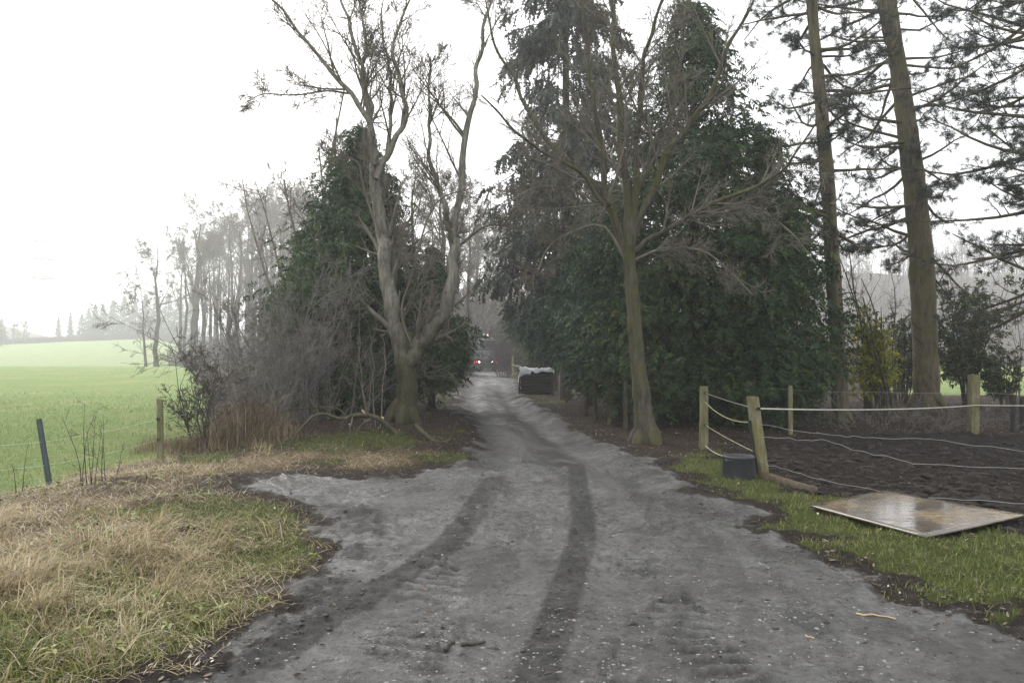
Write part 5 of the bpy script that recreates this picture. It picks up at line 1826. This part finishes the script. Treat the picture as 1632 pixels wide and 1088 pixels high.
fallen('fallen_branch', 'long fallen branch with sawn stubs lying across the mound', [([(632, 692), (605, 668), (583, 661), (560, 662), (545, 668), (520, 660), (500, 662), (480, 682), (460, 708)], 0.05, 0.012, -1.2),
       ([(552, 666), (545, 655), (530, 650), (500, 650), (465, 652), (440, 660)], 0.022, 0.007, 0.2), ([(510, 660), (500, 645), (495, 634)], 0.022, 0.006, 0.1),
       ([(528, 655), (536, 645), (541, 637)], 0.02, 0.018, 0.0), ([(553, 666), (545, 675), (543, 684)], 0.018, 0.01, -0.3)], 13.6, 701, (3, 2),
       [((582, 660), (577, 653)), ((610, 669), (610, 665))])
fallen('fallen_branch', 'curved mossy fallen branch lying by the lane edge', [([(661, 676), (675, 690), (690, 702), (705, 706), (718, 700), (725, 684), (727, 672)], 0.05, 0.02, -0.3)], 13.4, 702, (2,))
g = np.random.default_rng(77)
for k, (px, py, qx, qy, r, m, nm, lab) in enumerate([(1364, 977, 1428, 985, 0.007, M_CUTWOOD, 'stick', 'pale thin stick lying alone on the wet track'),
                                                    (735, 1027, 773, 1021, 0.012, M_DARKBARK, 'stick', 'short dark stick lying between the tyre strips'),
                                                    (709, 1031, 724, 1022, 0.011, M_DARKBARK, 'stick', 'dark splinter next to the short dark stick'),
                                                    (372, 928, 412, 914, 0.008, M_DARKBARK, 'stick', 'thin dark twig lying on the left verge'),
                                                    (40, 1038, 54, 1012, 0.006, M_CUTWOOD, 'stick', 'pale twig leaning in the dry grass'),
                                                    (1283, 1009, 1298, 1014, 0.006, M_CUTWOOD, 'stick', 'tiny pale stick on the track near the thin stick')]):
    a, b = G(px, py), G(qx, qy)
    pts = []
    for s in np.linspace(0, 1, 6):
        xx, yy = a[0] + (b[0] - a[0]) * s, a[1] + (b[1] - a[1]) * s
        pts.append([xx, yy, h1(xx, yy) + r * 0.8 + g.normal(0, 0.002)])
    tag(Acc().tube(pts, np.linspace(r, r * 0.7, 6), 7).build(nm, m, None, True), lab, 'stick')


# ------------------------------------------------------------------ ground cover
def blades(n, x, y, z, h, w, lean_dir, lean, g, tint, bend=0.6):
    """n bent grass blades of three faces each."""
    d = np.stack([np.cos(lean_dir), np.sin(lean_dir), 0 * x], 1)
    s = np.stack([-np.sin(lean_dir + g.normal(0, 0.8, n)), np.cos(lean_dir), 0 * x], 1)
    b = np.stack([x, y, z], 1)
    up = np.array([0, 0, 1.0])
    c, sn = np.cos(lean)[:, None], np.sin(lean)[:, None]
    mid = b + (up * c + d * sn) * (h * 0.55)[:, None]
    l2 = np.minimum(lean + bend, 1.75)
    tip = mid + (up * np.cos(l2)[:, None] + d * np.sin(l2)[:, None]) * (h * 0.5)[:, None]
    tip[:, 2] = np.maximum(tip[:, 2], z + 0.004)
    ww = w[:, None] / 2
    V = np.stack([b - s * ww, b + s * ww, mid + s * ww * 0.75, mid - s * ww * 0.75, tip], 1).reshape(-1, 3)
    k = (np.arange(n) * 5)[:, None]
    T = np.concatenate([k + np.array([[0, 1, 2]]), k + np.array([[0, 2, 3]]), k + np.array([[3, 2, 4]])])
    return V, T, np.repeat(tint, 5)


def scatter(n, xr, yr, g, wfun, power=1.0):
    """Random points kept with the probability given by the cover; denser near the camera."""
    y = yr[0] * (yr[1] / yr[0]) ** (g.uniform(0, 1, n) ** power)
    x = g.uniform(xr[0], xr[1], n) if not callable(xr) else xr(y, g)
    c = cover(x, y)
    keep = g.uniform(0, 1, n) < wfun(c, x, y)
    x, y = x[keep], y[keep]
    return x, y


def grass_all():
    g = np.random.default_rng(800)
    inview = lambda lo, hi: (lambda y, gg: gg.uniform(lo, hi, len(y)) * y)
    # dry grass: tussocks swept over by the weather, then a mat of short straw
    A = Acc()
    x, y = scatter(3000, inview(-0.78, -0.05), (3.6, 13.2), g, lambda c, x, y: c['dry'] ** 1.5 * sstep(-0.25, 0.2, c['n2'] + 0.5 * c['n1']) * 1.0 * sstep(-1.4, -2.6, x + 0.1 * y))
    nb = 46
    xx = np.repeat(x, nb) + g.normal(0, 0.07, len(x) * nb)
    yy = np.repeat(y, nb) + g.normal(0, 0.07, len(x) * nb)
    n = len(xx)
    dirs = np.repeat(2.6 * vn(x, y, 0.5, 5) * 2 - 0.6 + g.normal(0, 0.9, len(x)), nb) + g.normal(0, 0.95, n)
    sz = np.repeat(g.uniform(0.6, 1.25, len(x)), nb)
    V, T, tt = blades(n, xx, yy, HT(xx, yy) - 0.01, g.uniform(0.10, 0.38, n) * sz, g.uniform(0.003, 0.009, n), dirs, g.uniform(0.35, 1.4, n), g,
                      np.clip(np.repeat(g.uniform(0.25, 0.8, len(x)), nb) + g.normal(0, 0.15, n), 0, 1), 0.7)
    A.add(V, T, tt)
    x, y = scatter(80000, inview(-0.8, 0.0), (3.4, 13.5), g, lambda c, x, y: np.clip(c['dry'] * 0.8 + 0.16 * (c['road'] < 0.1) * (c['field'] < 0.5), 0, 1))
    n = len(x)
    V, T, tt = blades(n, x, y, HT(x, y), g.uniform(0.05, 0.2, n), g.uniform(0.003, 0.006, n), g.uniform(0, 6.28, n), g.uniform(0.9, 1.5, n), g, g.uniform(0.1, 0.95, n), 0.3)
    A.add(V, T, tt)
    tag(kind(A.build('dry_grass', M_STRAW), 'stuff'), 'dry straw-coloured grass matted over the left verge', 'grass')
    # green grass
    A = Acc()
    x, y = scatter(135000, inview(-0.8, 0.98), (3.4, 14.0), g, lambda c, x, y: np.clip(c['green'] * 0.85, 0, 1) * (sd_poly(x, y, BOARD) > 0.0))
    n = len(x)
    lf = np.where(x < 0, 1.35, 1.0)
    V, T, tt = blades(n, x, y, HT(x, y) - 0.004, g.uniform(0.03, 0.095, n) * lf, g.uniform(0.003, 0.006, n), g.uniform(0, 6.28, n), g.uniform(0.1, 0.9, n), g,
                      np.clip(g.normal(0.45, 0.2, n) + 0.25 * vn(x, y, 1.3, 4), 0, 1), 0.6)
    A.add(V, T, tt)
    tag(kind(A.build('green_grass', M_GRASS), 'stuff'), 'short green grass in patches along both verges', 'grass')
    # tall green tufts round the tub
    # meadow sward near the fence
    A = Acc()
    x, y = scatter(70000, inview(-0.78, -0.30), (8.0, 34.0), g, lambda c, x, y: c['field'] * 0.95 * sstep(33, 13, y), 0.8)
    n = len(x)
    V, T, tt = blades(n, x, y, HT(x, y) - 0.004, g.uniform(0.025, 0.07, n) * (1 + 0.03 * y), g.uniform(0.004, 0.008, n) * (0.6 + 0.05 * y), g.uniform(0, 6.28, n), g.uniform(0.1, 0.9, n), g,
                      np.clip(g.normal(0.45, 0.2, n) + 0.5 * vn(x, y, 0.35, 4), 0, 1), 0.5)
    A.add(V, T, tt)
    tag(kind(A.build('meadow_grass', M_MEADOW), 'stuff'), 'short fresh green sward of the fenced meadow', 'grass')
    # dead bracken and stalks by the thicket
    A = Acc()
    cx, cy_ = xy(388, 13.2)
    n = 3000
    x, y = cx + g.normal(0, 0.5, n), cy_ + g.normal(0, 0.35, n)
    hm = 1.25 * np.exp(-((x - cx - 0.1) / 0.75) ** 2) + 0.18
    V, T, tt = blades(n, x, y, HT(x, y) - 0.02, g.uniform(0.25, 0.9, n) ** 1.3 * hm, g.uniform(0.004, 0.010, n), g.uniform(0, 6.28, n), np.abs(g.normal(0, 0.42, n)), g, g.uniform(0.1, 0.95, n), 0.9)
    A.add(V, T, tt)
    n = 2500
    x, y = g.uniform(-6.3, -4.2, n), g.normal(12.9, 0.35, n)
    V, T, tt = blades(n, x, y, HT(x, y) - 0.02, g.uniform(0.1, 0.4, n), g.uniform(0.004, 0.008, n), g.uniform(0, 6.28, n), np.abs(g.normal(0, 0.35, n)), g, g.uniform(0.1, 0.9, n), 0.5)
    A.add(V, T, tt)
    tag(kind(A.build('dead_bracken', M_BRACKEN), 'stuff'), 'upright dead brown bracken in front of the grey thicket', 'bracken')
    # fallen leaves
    A = Acc()
    x, y = scatter(60000, inview(-0.72, 0.75), (3.6, 30.0), g, lambda c, x, y: np.clip((1 - c['road']) * (1 - c['field']) * (1 - c['soil']) * (0.12 + 0.06 * (c['n1'] > 0.1) + 0.5 * (y > 11.3)) + 0.004 + 0.03 * c['soil'], 0, 1))
    n = len(x)
    X = np.stack([g.normal(size=n), g.normal(size=n), g.normal(0, 0.25, n)], 1)
    X, Y, Z = frames(X, g.normal(0, 0.5, n), g)
    V, Fc, T = place(LEAF_V, LEAF_F, np.stack([x, y, HT(x, y) + 0.008], 1), X, Y, Z, g.uniform(0.022, 0.055, n), -0.2, np.clip(g.beta(1.6, 2.6, n) * 1.1 + (g.uniform(size=n) < 0.025) * 0.6, 0, 1))
    A.add(V, Fc, T)
    tag(kind(A.build('leaf_litter', M_LITTER), 'stuff'), 'brown fallen leaves scattered under the trees and along the lane', 'leaves')
    # broad green weeds in the verge
    A = Acc()
    x, y = scatter(1500, inview(-0.75, -0.25), (4.0, 9.5), g, lambda c, x, y: c['dry'] * sstep(0.05, 0.3, vn(x, y, 0.9, 77)) * 0.35)
    k = 6
    n = len(x) * k
    xx, yy = np.repeat(x, k), np.repeat(y, k)
    az = g.uniform(0, 6.28, n)
    X, Y, Z = frames(np.stack([np.cos(az), np.sin(az), g.uniform(0.2, 1.0, n)], 1), g.normal(0, 0.3, n), g)
    V, Fc, T = place(LEAF_V, LEAF_F, np.stack([xx, yy, HT(xx, yy) + 0.05], 1), X, Y, Z, g.uniform(0.035, 0.085, n), 0.5, np.clip(g.normal(0.45, 0.2, n), 0, 1))
    A.add(V, Fc, T)
    tag(kind(A.build('broad_weeds', M_GRASS), 'stuff'), 'broad green weed leaves among the dry verge grass', 'weeds')


grass_all()


def clods(name, label, n, wfun, size, mat, seed, xr=(-0.75, 0.8), yr=(3.5, 16)):
    g = np.random.default_rng(seed)
    x, y = scatter(n, lambda y, gg: gg.uniform(xr[0], xr[1], len(y)) * y, yr, g, wfun)
    n = len(x)
    oct_v = np.array([(1, 0, 0), (-1, 0, 0), (0, 1, 0), (0, -1, 0), (0, 0, 1), (0, 0, -1), (.6, .6, .5), (-.6, .6, .5), (-.6, -.6, .5), (.6, -.6, .5)], float)
    fc = np.array([(0, 6, 9), (6, 2, 7), (7, 1, 8), (8, 3, 9), (4, 6, 7), (4, 7, 8), (4, 8, 9), (4, 9, 6), (0, 2, 6), (2, 1, 7), (1, 3, 8), (3, 0, 9)])
    s = size[0] * (size[1] / size[0]) ** (g.uniform(size=n) ** 2)
    V = oct_v[None] * (1 + g.normal(0, 0.22, (n, 10, 3))) * s[:, None, None] * np.stack([g.uniform(0.7, 1.5, n), g.uniform(0.7, 1.3, n), g.uniform(0.35, 0.8, n)], 1)[:, None]
    V += np.stack([x, y, HT(x, y)], 1)[:, None]
    F_ = (fc[None] + (np.arange(n) * 10)[:, None, None]).reshape(-1, 3)
    tag(kind(Acc().add(V.reshape(-1, 3), F_).build(name, mat), 'stuff'), label, 'mud')


clods('mud_clods', 'small dark mud crumbs along the track edges and tyre strips', 26000,
      lambda c, x, y: np.clip(0.35 * np.exp(-((c['sr'] + 0.05) / 0.28) ** 2) + c['road'] * (0.006 + 0.10 * sstep(0.22, 0.45, fbm(x, y * 0.6, 1.7, 4, 57))) + c['road'] * 0.3 * (sd_line(x, y, TRACK_L)[0] < 0.2) + c['road'] * 0.25 * (sd_line(x, y, TRACK_R)[0] < 0.17), 0, 1) * sstep(16, 10, y),
      (0.004, 0.026), M_CLOD, 901)
clods('gravel', 'small pale stones pressed into the wet track', 15000, lambda c, x, y: c['road'] * 0.8 * sstep(-0.35, 0.35, c['n1'] + 0.2 * c['n2']) * sstep(13, 8, y),
      (0.0035, 0.013), M_GRAVEL, 903, (-0.6, 0.75), (3.5, 13))
clods('soil_clods', 'churned dark soil clods covering the paddock', 10500, lambda c, x, y: c['soil'] * 0.8 * (sd_poly(x, y, BOARD) > 0.06), (0.012, 0.075), M_SOILCLOD, 902, (0.2, 0.8), (6, 16))

# ------------------------------------------------------------------ the foggy air
hz = Acc().box((0, 0, 0), (1, 1, 1)).mesh('haze')
zt, zb = 86.0, -3.0
hv = bpy.data.objects.new('haze', hz)
COL.objects.link(hv)
hv.location = (0, 0, (zt + zb) / 2)
hv.scale = (1260, 1260, zt - zb)
kind(hv, 'stuff')
tag(hv, 'pale fog filling the air over the whole scene', 'haze')
hm = bpy.data.materials.new('fog')
hm.use_nodes = True
ht = hm.node_tree
ht.nodes.clear()
ho = ht.nodes.new('ShaderNodeOutputMaterial')
pv = ht.nodes.new('ShaderNodeVolumePrincipled')
pv.inputs['Color'].default_value = (0.985, 0.988, 0.992, 1)
pv.inputs['Density'].default_value = HAZE_DENSITY
pv.inputs['Anisotropy'].default_value = 0.35
ht.links.new(pv.outputs[0], ho.inputs['Volume'])
hz.materials.append(hm)
